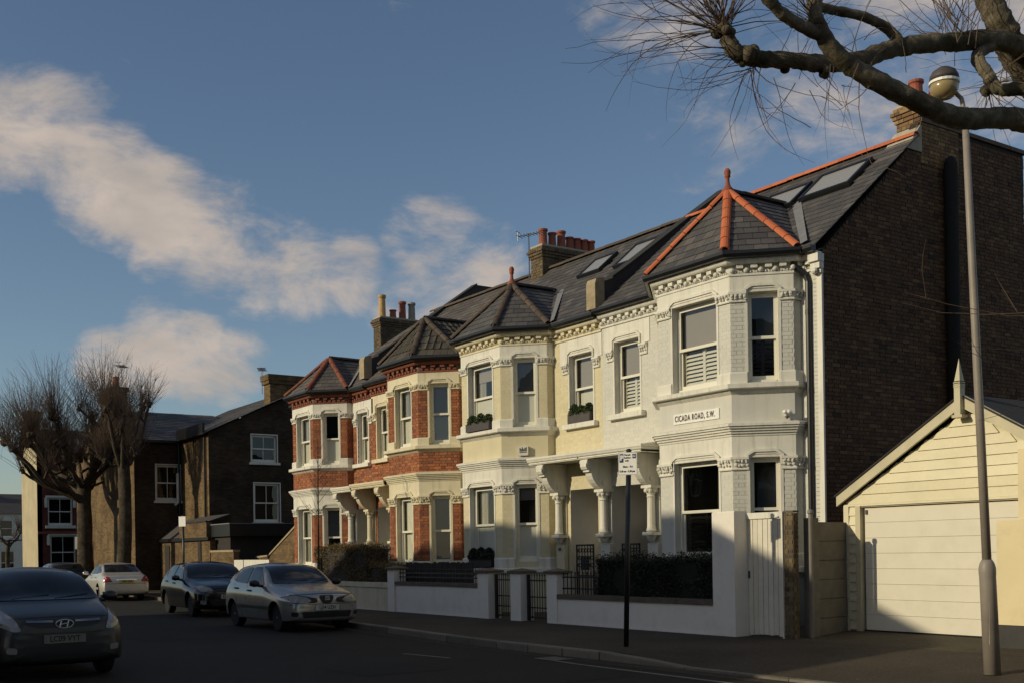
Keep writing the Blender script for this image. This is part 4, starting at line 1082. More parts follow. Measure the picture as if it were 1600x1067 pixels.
capped_pier(wb, -20.88, -20.46, 13.26, 13.60, 1.15); capped_pier(wb, -25.1, -24.75, 13.26, 13.60, 1.20)
wc = thing('front_garden_wall', (-28,13.4,.12), 'cream painted front wall below the clipped brown hedge', 'garden wall')
rough_wall(wc, 'wall', -31.2, -25.1, 13.30, 13.52, .74, 'cream_paint'); copings(wc, -31.2, -25.1, 13.30, 13.52, .74, .86, 'cream_paint', 1.2)
wd = thing('front_garden_wall', (-34,13.4,.12), 'low cream wall behind the parked black hatchback', 'garden wall')
rough_wall(wd, 'wall', -36.9, -31.22, 13.30, 13.52, .80, 'cream_paint'); copings(wd, -36.9, -31.22, 13.30, 13.52, .80, .88, 'tan_stone', 1.2)

def iron_gate(x0, x1, y, z0, z1, n, label):
    t = thing('iron_gate', ((x0+x1)/2, y, z0), label, 'gate', 'iron gates between the white piers')
    f = MB(); f.box(x0,x0+.06,y-.03,y+.03,z0,z1).box(x1-.03,x1,y-.015,y+.015,z0,z1).box(x0+.06,x1-.03,y-.012,y+.012,z0+.06,z0+.09).box(x0+.06,x1-.03,y-.012,y+.012,z1-.14,z1-.11).box(x0+.06,x1-.03,y-.012,y+.012,(z0+z1)/2,(z0+z1)/2+.025)
    f.box(x0+.06,x1-.03,y-.012,y+.012,z0+.26,z0+.285)
    f.build('gate_frame', 'iron_black', t)
    base = None
    for i in range(n):
        xx = x0+.06+(x1-x0-.09)*(i+1)/(n+1)
        b = MB(); b.tube([(0,0,0),(0,0,z1-z0-.06)], .009, 6).lathe([(.009,z1-z0-.06),(.018,z1-z0-.045),(.0,z1-z0)], (0,0,0), 6)
        if base is None: base = b.mesh('bar', 'iron_black')
        link('bar', base, t, mw=Matrix.Translation((xx, y, z0+.03)))
    for i in range(2*n//2):
        pass
    return t
iron_gate(-20.40, -19.64, 13.42, .16, 1.12, 7, 'black iron bar gate left of the middle pier, nearer the board fence')
iron_gate(-19.18, -18.36, 13.42, .16, 1.12, 7, 'black iron bar gate right of the middle pier, nearer the box hedge')
def railing(x0, x1, y, z0, z1, step, label):
    t = thing('railing', ((x0+x1)/2, y, z0), label, 'railing')
    f = MB(); f.box(x0,x1,y-.015,y+.015,z0+.10,z0+.13).box(x0,x1,y-.015,y+.015,z1-.12,z1-.09); f.build('rail', 'iron_black', t)
    b = MB(); b.tube([(0,0,0),(0,0,z1-z0-.04)], .011, 6).lathe([(.011,z1-z0-.04),(.022,z1-z0-.02),(0,z1-z0+.02)], (0,0,0), 6); me = b.mesh('bar', 'iron_black')
    k = int((x1-x0)/step)
    for i in range(k+1): link('bar', me, t, mw=Matrix.Translation((x0+.03+(x1-x0-.06)*i/k, y, z0)))
railing(-17.96, -16.9, 13.42, .735, 1.18, .13, 'short black railing between white pier and box hedge')
railing(-24.74, -20.89, 13.42, .90, 1.22, .14, 'black railing on the white wall in front of the dark board fence')
bf = thing('board_fence', (-23.7,13.85,.2), 'dark weathered vertical board fence behind the railing', 'fence')
x = -25.15
while x < -22.0:
    h = 1.36 + R.uniform(-.02,.02); MB().box(x, x+.088, 13.82+R.uniform(-.006,.006), 13.85, .2, h).build('board', 'timber_dark', bf); x += .10
MB().box(-25.2,-22.0,13.85,13.90,1.05,1.12).build('rail', 'timber_dark', bf)

def hedge(name, x0, x1, y0, y1, z0, z1, n, leafm, size, label, core, ragged=.06, twiggy=False):
    t = thing(name, ((x0+x1)/2,(y0+y1)/2,z0), label, 'hedge')
    c = MB(); d = .07
    nx_, nz_ = max(2,int((x1-x0)/.25)), max(2,int((z1-z0)/.25))
    c.box(x0+d,x1-d,y0+d,y1-d,z0,z1-d*1.4)
    c.build('dark_core', core, t)  # solid dark box: the hedge's inner shade put into its colour
    l = MB()
    def inside():
        fc_ = R.random(); r_ = R.uniform(0, .16)
        x, y, z = R.uniform(x0,x1), R.uniform(y0,y1), R.uniform(z0,z1)
        bump_ = .05*sin(x*3.1+z*2.3) + .04*sin(x*7.3+1.3) + .03*sin(z*9+x*2)
        if fc_ < .5: y = y0 + r_ + bump_
        elif fc_ < .85: z = z1 - r_ + bump_*.8 + (R.random()**3)*ragged*2
        else: x = (x0 + r_) if R.random() < .5 else (x1 - r_)
        return (x, y, max(z0, z))
    leaf_cloud(l, n, inside, size)
    if twiggy:
        for _ in range(700):
            p = Vector(inside()); q = p + Vector((R.gauss(0,.05),R.gauss(-.02,.05),R.uniform(.02,.14))); l.add([p, p+Vector((.006,0,0)), q], [(0,1,2)])
    l.build('foliage', leafm, t, kind='stuff')
hedge('box_hedge', -17.15, -13.64, 13.56, 14.3, .70, 1.43, 30000, 'leaf_box', .022, 'dense dark green box hedge above the white front wall', 'hedge_core')
hedge('brown_hedge', -30.2, -26.9, 13.56, 14.35, .70, 1.82, 15000, 'leaf_brown', .026, 'tall clipped brown winter hedge above the cream wall', 'timber_dark', .05, True)
hedge('brown_hedge', -26.88, -25.15, 13.60, 14.2, .70, 1.30, 6000, 'leaf_brown', .026, 'lower step of brown hedge next to the white pier', 'timber_dark', .05, True)

# wooden side gate, brick pier, concrete fence
gt = thing('wooden_gate', (-12.72,13.6,.14), 'peeling white plank side gate between the tall white pier and the brick pier', 'gate')
x = -13.10; k = 7; wd_ = (.76)/k
for i in range(k): MB().box(x+i*wd_+.005, x+(i+1)*wd_-.005, 13.60+R.uniform(-.003,.003), 13.625, .17+R.uniform(0,.03), 2.06).build('plank', 'gate_plank', gt)
MB().box(-13.10,-12.34,13.625,13.66,.45,.57).box(-13.10,-12.34,13.625,13.66,1.7,1.82).build('ledge', 'gate_plank', gt)
MB().box(-13.11,-12.33,13.575,13.66,2.07,2.17).build('lintel', 'white_paint', gt)
MB().box(-13.12,-13.10,13.58,13.66,.14,2.07).box(-12.345,-12.325,13.57,13.66,.14,2.165).build('gate_post', 'white_paint', gt)
MB().box(-13.09,-13.06,13.585,13.60,1.10,1.22).build('latch', 'planter_grey', gt)
bp = thing('brick_pier', (-12.2,13.75,.14), 'narrow brick pier with mortar stained edge beside the white side gate', 'pier')
MB().box(-12.322,-12.14,13.61,13.72,.1,2.14).build('pier_core', 'mortar', bp)
BPc = Pieces(); F1 = Frame((-12.322,13.61),(-12.14,13.61)); F2 = Frame((-12.14,13.61),(-12.14,13.72))
lay_bricks(BPc, F1, 0, .182, .15, 2.14, L_=.172, H_=.08); lay_bricks(BPc, F2, 0, .11, .15, 2.14, L_=.12, H_=.06); BPc.finish('brick', 'brick_dull', bp, 120)
MB().box(-12.33,-12.13,13.60,13.73,2.15,2.18).build('pier_cap', 'coping_stone', bp)
cf = thing('concrete_fence', (-12.2,14.7,.15), 'mossy concrete panel fence between the brick pier and the garage', 'fence')
FA = Frame((-12.05,13.93),(-12.27,15.6))
MB().obox(FA, .0, .16, -.14, .03, .1, 2.06).build('fence_post', 'concrete', cf); MB().obox(FA, 1.48, 1.63, -.14, .03, .1, 2.02).build('fence_post', 'concrete', cf)
for k in range(6): MB().obox(FA, .16, 1.48, -.09+R.uniform(-.004,.004), -.03+R.uniform(-.006,.006), .14+k*.31+.004, .14+(k+1)*.31-.004).build('panel', 'concrete', cf)
MB().obox(FA, .10, 1.52, -.135, -.10, .1, 1.98).build('backing', 'concrete', cf)  # added sheet, blocks sunlight that would slip between the panels
MB().lathe([(.035,.1),(.035,2.12),(.05,2.13),(.045,2.18),(0,2.2)], (-12.0,13.86,0), 10).build('metal_post', 'post_grey', cf)

# ------------------------------------------------------------ garage
GY = 15.0
gx0, gx1, gxa, gez, gaz = -12.27, -7.77, -10.02, 2.33, 3.62
ga = thing('garage', ((gx0+gx1)/2, GY, .15), 'cream weatherboarded garage with white sectional door and spike finial', 'garage')
sl_ = (gaz-gez)/(gxa-gx0)
GD = (-11.93, -8.55, .225, 2.245)
gw = MB(); FG = Frame((gx0,GY),(gx1,GY))
gw.box(gx0+.02,GD[0]-.02,GY+.03,GY+.15,.1,gez).box(GD[1],gx1-.02,GY+.03,GY+.15,.1,gez).box(GD[0]-.02,GD[1],GY+.03,GY+.15,GD[3]+.02,gez)
gw.prism([(gx0+.02,GY+.03,gez),(gx1-.02,GY+.03,gez),(gxa,GY+.03,gaz-.03)], [(gx0+.02,GY+.15,gez),(gx1-.02,GY+.15,gez),(gxa,GY+.15,gaz-.03)])
gw.box(gx0+.02,gx0+.12,GY+.15,21,.1,gez).box(gx1-.12,gx1-.02,GY+.15,21,.1,gez).box(gx0+.02,gx1-.02,21,21.1,.1,gez)
gw.build('garage_wall', 'cladding', ga)
z = 2.285; pitch = .155
while z < gaz - .12:
    a = gx0 + max(0, (z+pitch*.5-gez))/sl_ + .02; b = gx1 - max(0, (z+pitch*.5-gez))/((gaz-gez)/(gx1-gxa)) - .02
    a1 = gx0 + max(0, (z+pitch-gez))/sl_ + .02; b1 = gx1 - max(0, (z+pitch-gez))/((gaz-gez)/(gx1-gxa)) - .02
    j = R.uniform(-.0015,.0015)
    MB().add([(a,GY-.012+j,z),(b,GY-.012+j,z),(b1,GY+.012,z+pitch+.004),(a1,GY+.012,z+pitch+.004),(a,GY+.03,z),(b,GY+.03,z),(b1,GY+.03,z+pitch+.004),(a1,GY+.03,z+pitch+.004)],
             [(0,1,2,3),(4,0,3,7),(1,5,6,2),(4,5,1,0),(3,2,6,7)]).build('weatherboard', 'cladding', ga)
    z += pitch
MB().box(gx0,gx1-.0,GY-.022,GY+.03,2.25,2.283).build('head_board', 'cladding', ga)
z = .24
while z < 2.15:
    MB().add([(gx0+.10,GY-.014,z),(GD[0]-.10,GY-.014,z),(GD[0]-.10,GY+.010,z+pitch+.004),(gx0+.10,GY+.010,z+pitch+.004),(gx0+.10,GY+.03,z),(GD[0]-.10,GY+.03,z),(GD[0]-.10,GY+.03,z+pitch),(gx0+.10,GY+.03,z+pitch)],
             [(0,1,2,3),(4,0,3,7),(1,5,6,2),(4,5,1,0)]).build('weatherboard', 'cladding', ga); z += pitch
MB().box(gx0+.0,gx0+.10,GY-.022,GY+.03,.2,2.25).build('corner_board', 'cladding', ga)
MB().box(GD[0]-.10,GD[0]-.005,GY-.026,GY+.12,.2,2.25).box(GD[0]-.005,GD[1],GY-.026+.03,GY+.12,2.232,2.249).build('door_frame', 'barge_paint', ga)
np_ = 8; ph = (GD[3]-.03-GD[2])/np_
gd = MB().box(GD[0],GD[1],GY+.10,GY+.12,GD[2],GD[3]-.02).build('garage_door', 'dark_room', ga)
for k in range(np_): MB().box(GD[0]+.03,GD[1],GY+.055,GY+.10,GD[2]+.012+k*ph+.002,GD[2]+.012+(k+1)*ph-.002).build('door_panel', 'garage_door_paint', gd)
MB().box(GD[0]+.05,GD[0]+.09,GY+.035,GY+.055,GD[3]-.13,GD[3]-.06).build('door_catch', 'planter_grey', gd)
MB().box(GD[0],GD[1],GY+.045,GY+.10,GD[2]-.006,GD[2]+.012).build('door_seal', 'rubber', gd)
bd = MB()
for (xa, za, xb, zb) in ((gx0-.08, gez-.07, gxa, gaz+.02), (gx1+.08, gez-.07, gxa, gaz+.02)):
    q = [(xa,za),(xb,zb),(xb,zb+.20),(xa,za+.20)]
    if xa > xb: q = [q[1],q[0],q[3],q[2]]
    bd.prism([(x,GY-.10,z) for x,z in q], [(x,GY-.055,z) for x,z in q])
bd.build('barge_board', 'barge_paint', ga)
rf = MB()
for (xa, za, xb, zb) in ((gx0-.11, gez+.11, gxa, gaz+.215), (gx1+.11, gez+.11, gxa, gaz+.215)):
    rf.quad((xa,GY-.12,za),(xb,GY-.12,zb),(xb,21.2,zb),(xa,21.2,za)); rf.quad((xa,GY-.12,za-.03),(xa,GY-.12,za),(xb,GY-.12,zb),(xb,GY-.12,zb-.03))
    sf = [(xa,GY-.10,za-.04),(xb,GY-.10,zb-.04),(xb,GY+.02,zb-.04),(xa,GY+.02,za-.04)]; rf.quad(*sf)
rf.build('garage_roof', 'roof_felt', ga)
fi = MB(); fi.box(gxa-.05,gxa+.05,GY-.185,GY-.065,gaz-.10,gaz+.36).box(gxa-.085,gxa+.085,GY-.20,GY-.05,gaz-.14,gaz-.10)
for k in range(3): fi.box(gxa-.056,gxa+.056,GY-.191,GY-.059,gaz+.31+k*.03,gaz+.325+k*.03)
fi.add([(gxa-.046,GY-.182,gaz+.40),(gxa+.046,GY-.182,gaz+.40),(gxa+.046,GY-.068,gaz+.40),(gxa-.046,GY-.068,gaz+.40),(gxa,GY-.125,gaz+.74)], [(0,1,4),(1,2,4),(2,3,4),(3,0,4)])
fi.build('finial', 'barge_paint', ga)

# cream wall at the right with taller pillar
rw = thing('cream_wall', (-6.5,14.3,.15), 'smooth cream wall with dark plinth and taller pillar, right of the garage door', 'garden wall')
MB().box(-9.03,-3.0,14.2,14.45,.49,1.92).build('wall', 'cream_wall_paint', rw)
MB().box(-9.06,-3.0,14.17,14.45,.05,.485).build('plinth', 'plinth_dark', rw)
MB().box(-8.72,-3.0,14.23,14.60,1.925,2.88).build('pillar', 'cream_wall_paint', rw)
# ------------------------------------------------------------ lamp post, parking signs, aerials
lp = thing('street_lamp', (-7.6,11.83,.12), 'tapered grey street lamp post with glass bowl lantern by the garage entrance', 'street lamp')
lean = Vector((-.020, -.026, 0))
def lpt(z): return Vector((-7.6,11.83,z)) + lean*(z-.12)
c_ = MB()
def ltube(mb_, zr, n=20):
    mb_.tube([lpt(z) for z, r_ in zr], [r_ for z, r_ in zr], n)
ltube(c_, [(.10,.094),(1.22,.092),(1.27,.096),(1.33,.094),(1.38,.080),(1.42,.058)]); c_.build('post_base', 'lamp_post_paint', lp, smooth=True)
c_ = MB(); ltube(c_, [(1.40,.052),(3.5,.048),(5.2,.043),(6.55,.037)]); c_.build('post_shaft', 'lamp_post_paint', lp, smooth=True)
c_ = MB(); ltube(c_, [(6.50,.046),(6.62,.046)]); t0 = lpt(6.55); c_.tube([t0, t0+Vector((-.02,-.03,.18)), t0+Vector((-.07,-.10,.27)), t0+Vector((-.12,-.17,.30))], .026, 10); c_.build('bracket_arm', 'lamp_post_paint', lp)
MB().box(-7.62,-7.56,11.735,11.74,.45,.95).build('access_door', 'lamp_post_paint', lp)
lc = Vector((-7.86,11.47,6.88))
hd = MB(); hd.lathe([(.0,.215),(.07,.205),(.13,.165),(.160,.11),(.165,.06),(.155,.06)], lc, 20); hd.build('lantern_hood', 'planter_grey', lp, smooth=True)
MB().lathe([(.153,.055),(.17,.05),(.17,.02),(.153,.015)], lc, 20).build('lantern_band', 'sign_white', lp)
MB().lathe([(.155,.03),(.16,-.03),(.142,-.09),(.095,-.135),(.0,-.15)], lc, 20).build('lantern_bowl', 'lamp_glass', lp, smooth=True)
MB().lathe([(.03,.03),(.045,.0),(.045,-.08),(.02,-.10)], lc, 10).build('lamp_bulb', 'sign_white', lp)

def park_sign(loc, h, tilt, face, w_, hh, label, texts=True, off=(0,0)):
    t = thing('parking_sign', loc, label, 'street sign', 'parking signs on posts'); b = Vector(loc); tv = Vector(tilt)
    p = MB(); p.tube([b+Vector((0,0,-.05)), b+tv*h+Vector((0,0,h))], .040, 12); p.build('post', 'iron_black', t, smooth=True)
    k = MB(); k.lathe([(.043,h),(.043,h+.02),(.02,h+.035),(0,h+.035)], b+tv*h, 12); k.build('post_cap', 'iron_black', t)
    d = Vector((face[0], face[1])); n = d.normalized()
    c = b + tv*(h-.15)
    a = (c.x + n.y*w_/2 + n.x*.055 + off[0], c.y - n.x*w_/2 + n.y*.055 + off[1]); 
    u = Vector((-n.y, n.x))
    a = Vector((c.x, c.y)) + n*.055 - u*w_/2 + Vector(off); bb = a + u*w_
    F = Frame(tuple(a), tuple(bb)); z0 = b.z + h - hh - .02
    MB().obox(F, 0, w_, -.006, 0, z0, z0+hh).build('plate', 'sign_white', t)
    if texts:
        e = MB()
        for q in ((.004,.008,.004,hh-.004),(w_-.008,w_-.004,.004,hh-.004)): e.obox(F, q[0], q[1], 0, .001, z0+q[2], z0+q[3])
        e.obox(F, .008, w_-.008, 0, .001, z0+.004, z0+.008).obox(F, .008, w_-.008, 0, .001, z0+hh-.008, z0+hh-.004); e.build('border', 'sign_black', t)
        MB().obox(F, .022, .085, 0, .0012, z0+hh*.55, z0+hh*.93).build('blue_panel', 'sign_blue', t)
        lettering('lettering', 'P', .105, F, .032, .002, z0+hh*.74, 'sign_white', t, bold=.004)
        MB().obox(F, w_-.075, w_-.018, 0, .0012, z0+hh*.72, z0+hh*.92).build('blue_panel', 'sign_blue', t)
        lettering('lettering', 'A2', .045, F, w_-.070, .002, z0+hh*.82, 'sign_white', t, bold=.001, sx=.8)
        MB().obox(F, .03, w_-.03, 0, .0012, z0+.03, z0+hh*.50).build('yellow_panel', 'sign_yellow', t) if False else None
        for s_, zz, ux in (('Permit', .88, .098), ('holders', .755, .095), ('only', .63, .105)): lettering('lettering', s_, .037, F, ux, .001, z0+hh*zz, 'sign_black', t, bold=.0008, sx=.92)
        lettering('lettering', 'Mon - Fri', .042, F, .075, .001, z0+hh*.36, 'sign_black', t, bold=.0010, sx=.9)
        lettering('lettering', '9.30 am - 5.30 pm', .040, F, .020, .001, z0+hh*.16, 'sign_black', t, bold=.0010, sx=.78)
    k = MB(); k.obox(F, w_/2-.02, w_/2+.02, -.10, -.006, z0+hh*.3, z0+hh*.36).obox(F, w_/2-.02, w_/2+.02, -.10, -.006, z0+hh*.7, z0+hh*.76); k.build('clip', 'iron_black', t)
    return t
park_sign((-13.18,11.03,.12), 2.98, (.020,.022,0), (.55,-.84), .30, .345, 'black post with white permit parking plate, nearest, in front of the porch')
park_sign((-40.11,12.95,.12), 2.95, (0,0,0), (.55,-.84), .30, .36, 'slim black post with white plate behind the parked black hatchback', False)
park_sign((-56.9,13.2,.12), 2.55, (0,0,0), (.9,-.44), .24, .60, 'far white plate on a post by the pollarded tree trunk', False)

def aerial(loc, h, label, s_=1.0, yaw=.4):
    t = thing('tv_aerial', loc, label, 'aerial', 'television aerials on chimneys'); b = Vector(loc)
    MB().tube([b, b+Vector((0,0,h))], .016, 6).build('mast', 'antenna', t)
    tp = b+Vector((0,0,h-.05)); d = Vector((cos(yaw), sin(yaw), .03)); e = Vector((-sin(yaw), cos(yaw), 0)); m_ = MB()
    m_.tube([tp-d*.35*s_, tp+d*.45*s_], .014, 6)
    for i in range(8):
        q = tp - d*.30*s_ + d*.10*i*s_; L_ = (.17 if i else .22)*s_
        m_.tube([q-e*L_, q+e*L_], .009, 5); 
    m_.tube([tp-d*.35*s_+Vector((0,0,-.12)), tp-d*.35*s_+Vector((0,0,.14))], .012, 5); m_.tube([tp-d*.35*s_+Vector((0,0,.14))-e*.15, tp-d*.35*s_+Vector((0,0,.14))+e*.15], .010, 5)
    m_.build('antenna', 'antenna', t)
aerial((-25.98,18.40,9.3), 1.30, 'thin television aerial on the chimney with a row of red pots', 1.0, .5)
aerial((-46.3,18.5,8.6), 1.1, 'thin television aerial by the far brown brick chimney', 1.0, -.5)
aerial((-54.3,14.7,9.9), .8, 'thin television aerial on the far narrow chimney among the twigs', 1.3, 2.6)

# ------------------------------------------------------------ trees
def limb(mb_, pts, r0, r1, n=12, wob=.0, sub=5, rough=.0):
    """tapering limb through the points, smoothed and slightly lumpy"""
    P = [Vector(p) for p in pts]; out = []
    for i in range(len(P)-1):
        p0 = P[max(0,i-1)]; p1 = P[i]; p2 = P[i+1]; p3 = P[min(len(P)-1,i+2)]
        for k in range(sub):
            t = k/sub
            out.append(.5*((2*p1)+(p2-p0)*t+(2*p0-5*p1+4*p2-p3)*t*t+(3*p1-p0-3*p2+p3)*t**3))
    out.append(P[-1]); m_ = len(out)
    rad = [(r0+(r1-r0)*i/(m_-1))*(1+wob*R.uniform(-1,1)) for i in range(m_)]
    out = [p + Vector((R.gauss(0,1),R.gauss(0,1),R.gauss(0,1)))*wob*.12*max(r0,r1) for p in out]
    mb_.tube(out, rad, n, True, rough); return out, rad
def lump(mb_, c, r_, n=7):
    for _ in range(n):
        d = Vector((R.gauss(0,1),R.gauss(0,1),R.gauss(0,1))).normalized()*r_*.7; s_ = r_*R.uniform(.35,.75)
        mb_.blob(Vector(c)+d, s_, s_, s_*R.uniform(.8,1.2), 9, 7)
def twig(mb_, p, d, length, r_, curl=.15, n=5, seg=6, droop=0, fork=.0, jit=.10):
    pts = [Vector(p)]; d = Vector(d).normalized(); bend = Vector((R.gauss(0,1),R.gauss(0,1),R.gauss(0,1)))*curl
    for i in range(seg):
        d = (d + bend/seg + Vector((R.gauss(0,jit),R.gauss(0,jit),R.gauss(0,jit)-droop/seg))).normalized(); pts.append(pts[-1]+d*length/seg)
    mb_.tube(pts, [r_*(1-.75*i/seg) for i in range(seg+1)], n, False)
    if R.random() < fork:
        k = R.randint(2, seg-1); e = (d + Vector((R.gauss(0,.6),R.gauss(0,.6),R.gauss(0,.6)))).normalized()
        twig(mb_, pts[k], e, length*R.uniform(.25,.5), r_*.55, curl, n, 4, droop, 0, jit)
    return pts

ft = thing('plane_tree', (-5.75,11.0,.15), 'big knobbly bare plane tree with limbs reaching in overhead at the right', 'tree')
tr = MB()
limb(tr, [(-5.62,11.1,.0),(-5.65,11.05,.6),(-5.66,11.05,2.4),(-5.68,11.0,4.4),(-5.70,10.95,4.9)], .36, .24, 18, .05)
tr.build('trunk', 'bark_plane', ft, smooth=True)
lb = []
def mk(pts, r0, r1, n=22, wob=.05):
    r0 *= .80; r1 *= .80; m_ = MB(); o, rad = limb(m_, pts, r0, r1, n, wob, 12, .16)
    for p, q in zip(o[4::11], rad[4::11]):
        if R.random() < .6: m_.blob(p + Vector((R.gauss(0,1),R.gauss(0,1),R.gauss(0,1))).normalized()*q*.62, q*R.uniform(.35,.6), q*R.uniform(.35,.6), q*R.uniform(.35,.6), 10, 7)
    lb.append(m_); return m_
mk([(-5.67,11.0,4.3),(-5.50,10.55,5.20),(-5.56,9.25,5.28),(-5.63,8.43,5.16),(-5.72,7.95,5.24),(-5.88,7.36,5.44),(-5.94,7.09,5.65),(-5.98,7.04,5.93),(-6.05,7.11,6.5)], .135, .062)
a = mk([(-5.93,7.12,5.63),(-6.0,6.83,5.71),(-6.03,6.61,5.81),(-6.05,6.40,5.98)], .062, .05); lump(a, (-6.05,6.42,5.97), .08); lump(a, (-5.97,7.02,5.72), .075, 6)
a = mk([(-5.70,11.0,4.8),(-5.62,10.6,5.9),(-5.86,9.52,6.14),(-5.99,8.98,6.07),(-6.09,8.48,5.96),(-6.15,8.21,5.88),(-6.18,7.81,5.70),(-6.26,7.51,5.64),(-6.34,7.21,5.62),(-6.45,6.87,5.60),(-6.47,6.67,5.61),(-6.52,6.60,5.74)], .11, .075)
lump(a, (-6.45,6.80,5.58), .10, 9); lump(a, (-6.52,6.58,5.76), .085, 8); lump(a, (-6.25,7.50,5.585), .065, 6); lump(a, (-6.36,7.15,5.585), .06, 6)
mk([(-6.10,8.30,5.93),(-6.16,8.19,6.06),(-6.21,7.94,6.12),(-6.29,7.64,6.13),(-6.32,7.43,6.13)], .055, .045)
mk([(-5.69,11.0,4.6),(-5.93,10.31,5.73),(-5.98,9.88,6.11),(-6.01,9.66,6.4),(-6.07,9.56,6.64),(-6.14,9.47,7.1)], .19, .13)
a = mk([(-5.95,9.72,6.25),(-5.92,9.35,6.10),(-5.91,9.12,5.94),(-5.79,9.10,5.72),(-5.68,9.07,5.56),(-5.5,9.16,5.52),(-5.32,9.44,5.50)], .075, .06); lump(a, (-5.76,9.07,5.62), .075, 6)
mk([(-5.9,10.2,5.85),(-5.6,9.9,6.3),(-5.3,9.8,6.7)], .08, .06)
for m_ in lb: m_.build('limb', 'bark_plane', ft, smooth=True)
tw = MB()
RT = rgt; UP = Vector((0,0,1)); FW = fwd
def burst(c, n, ang0, ang1, l0, l1, r_, droop=0, depth=.5, fork=.35, curl=.3, spread=.03):
    for _ in range(n):
        a = radians(R.uniform(ang0, ang1)); d = RT*cos(a) + UP*sin(a) + FW*R.gauss(0, depth)
        twig(tw, Vector(c)+Vector((R.gauss(0,spread),R.gauss(0,spread),R.gauss(0,spread))), d, R.uniform(l0,l1), r_*R.uniform(.6,1.1), curl, 5, 10, droop, .5)
T_ = (-6.52,6.58,5.80)
burst(T_, 52, 100, 190, .8, 1.6, .0052, .04, curl=.7)
burst(T_, 26, 30, 100, .5, 1.1, .005, .0, curl=.45)
burst((-6.47,6.72,5.62), 14, 165, 215, .6, 1.3, .005, .10, curl=.6)
burst((-6.45,6.85,5.52), 13, 205, 285, .4, 1.15, .0048, .15, curl=.4)
burst((-6.36,7.2,5.52), 5, 230, 290, .4, .8, .0045, .15, spread=.15, curl=.4)
burst((-5.88,7.4,5.36), 5, 225, 265, .5, 1.0, .0045, .15, spread=.12, curl=.4)
burst((-6.24,7.5,5.5), 4, 230, 320, .25, .5, .004, .1)
burst((-5.97,7.05,5.75), 26, 40, 150, .4, 1.0, .005, .0, curl=.45)
burst((-6.05,6.42,5.98), 30, 60, 185, .5, 1.2, .005, .0, curl=.5)
burst((-6.0,8.95,6.12), 44, 50, 165, .5, 1.3, .005, .0, spread=.10, curl=.45)
burst((-5.76,9.07,5.62), 18, -90, 60, .4, .9, .0045, .1, curl=.45); burst((-5.76,9.07,5.60), 10, 150, 290, .3, .7, .004, .1, curl=.45)
burst((-6.0,9.9,6.0), 18, 0, 180, .5, 1.2, .005, .1, spread=.1, curl=.45)
burst((-6.2,7.9,5.75), 14, 30, 150, .3, 1.0, .0045, 0, spread=.25, curl=.45)
burst((-6.3,7.4,5.66), 12, 30, 150, .3, .9, .0045, 0, spread=.2, curl=.45)
burst((-5.55,9.6,5.4), 6, 200, 330, .3, .7, .005, .1, spread=.2)
# low sprays that hang in front of the gable
for (y0, z0, k) in ((10.35,3.75,3),(10.45,3.45,3),(10.3,3.15,2)):
    for _ in range(k): twig(tw, (-5.72, y0+R.uniform(-.1,.1), z0), (-.35+R.uniform(-.1,.1), -.9, -.12+R.uniform(-.15,.05)), R.uniform(1.0,1.7), .006, .25, 5, 8, -.55, .6)
tw.build('twigs', 'bark_twig', ft, kind='stuff')

def pollard(x, y, h, spread, seedv, label, ntw=34, lean=0, crown_dir=(0,0), tw_len=(1.2,2.6), trunk_r=.36, nl=8, fist=True, limb_z=(.35,.9)):
    R.seed(seedv)
    t = thing('pollard_tree', (x,y,.12), label, 'tree', 'bare pollarded street trees')
    tr = MB(); base = Vector((x,y,.0)); top = base + Vector((lean*.5, lean, h))
    limb(tr, [base, base+Vector((0,0,.4)), base.lerp(top,.5)+Vector((R.uniform(-.1,.1),R.uniform(-.1,.1),0)), top], trunk_r*1.1, trunk_r*.66, 14, .06)
    tr.build('trunk', 'bark_dark', t, smooth=True)
    tm = MB()
    for i in range(nl):
        a = 2*pi*i/nl + R.uniform(-.3,.3); s_ = spread*R.uniform(.55,1.05)
        st = base.lerp(top, R.uniform(.78,1.0)) ; e = top + Vector((cos(a)*s_ + crown_dir[0], sin(a)*s_ + crown_dir[1], R.uniform(*limb_z)*spread*1.05))
        md = st.lerp(e, .5) + Vector((cos(a)*s_*.12, sin(a)*s_*.12, -.12*spread + R.uniform(-.1,.1)))
        m_ = MB(); o, rad = limb(m_, [st, st.lerp(md,.5), md, md.lerp(e,.5)+Vector((0,0,.08)), e], trunk_r*.29, trunk_r*.16, 10, .12)
        lump(m_, e, trunk_r*.42, 9)
        side = []
        for q in (o[len(o)//2], o[int(len(o)*.72)]):
            if R.random() < .95:
                e2 = q + Vector((R.gauss(0,.5),R.gauss(0,.5),R.uniform(.3,.9)))*spread*.30; limb(m_, [q, q.lerp(e2,.5)+Vector((0,0,-.05)), e2], trunk_r*.17, trunk_r*.12, 8, .1); lump(m_, e2, trunk_r*.25, 5); side.append(e2)
        m_.build('limb', 'bark_dark', t, smooth=True)
        for c, n in [(e, ntw)] + [(q, ntw//2) for q in side]:
            for _ in range(n):
                d = Vector((R.gauss(0,.40)+cos(a)*.10, R.gauss(0,.40)+sin(a)*.10, R.uniform(.6,1.1)))
                twig(tm, c+Vector((R.gauss(0,.07),R.gauss(0,.07),R.gauss(0,.05))), d, R.uniform(*tw_len), .0105, .12, 4, 4, -.15, .6, .04)
    tm.build('twigs', 'bark_twig', t, kind='stuff')
pollard(-53.0, 12.6, 4.9, 2.7, 11, 'wide pollarded plane tree with fists of upright twigs, left of the brown brick house', 70, 0, (-.35,-.75), (1.4,3.0), .42, 14, limb_z=(.45,1.35))
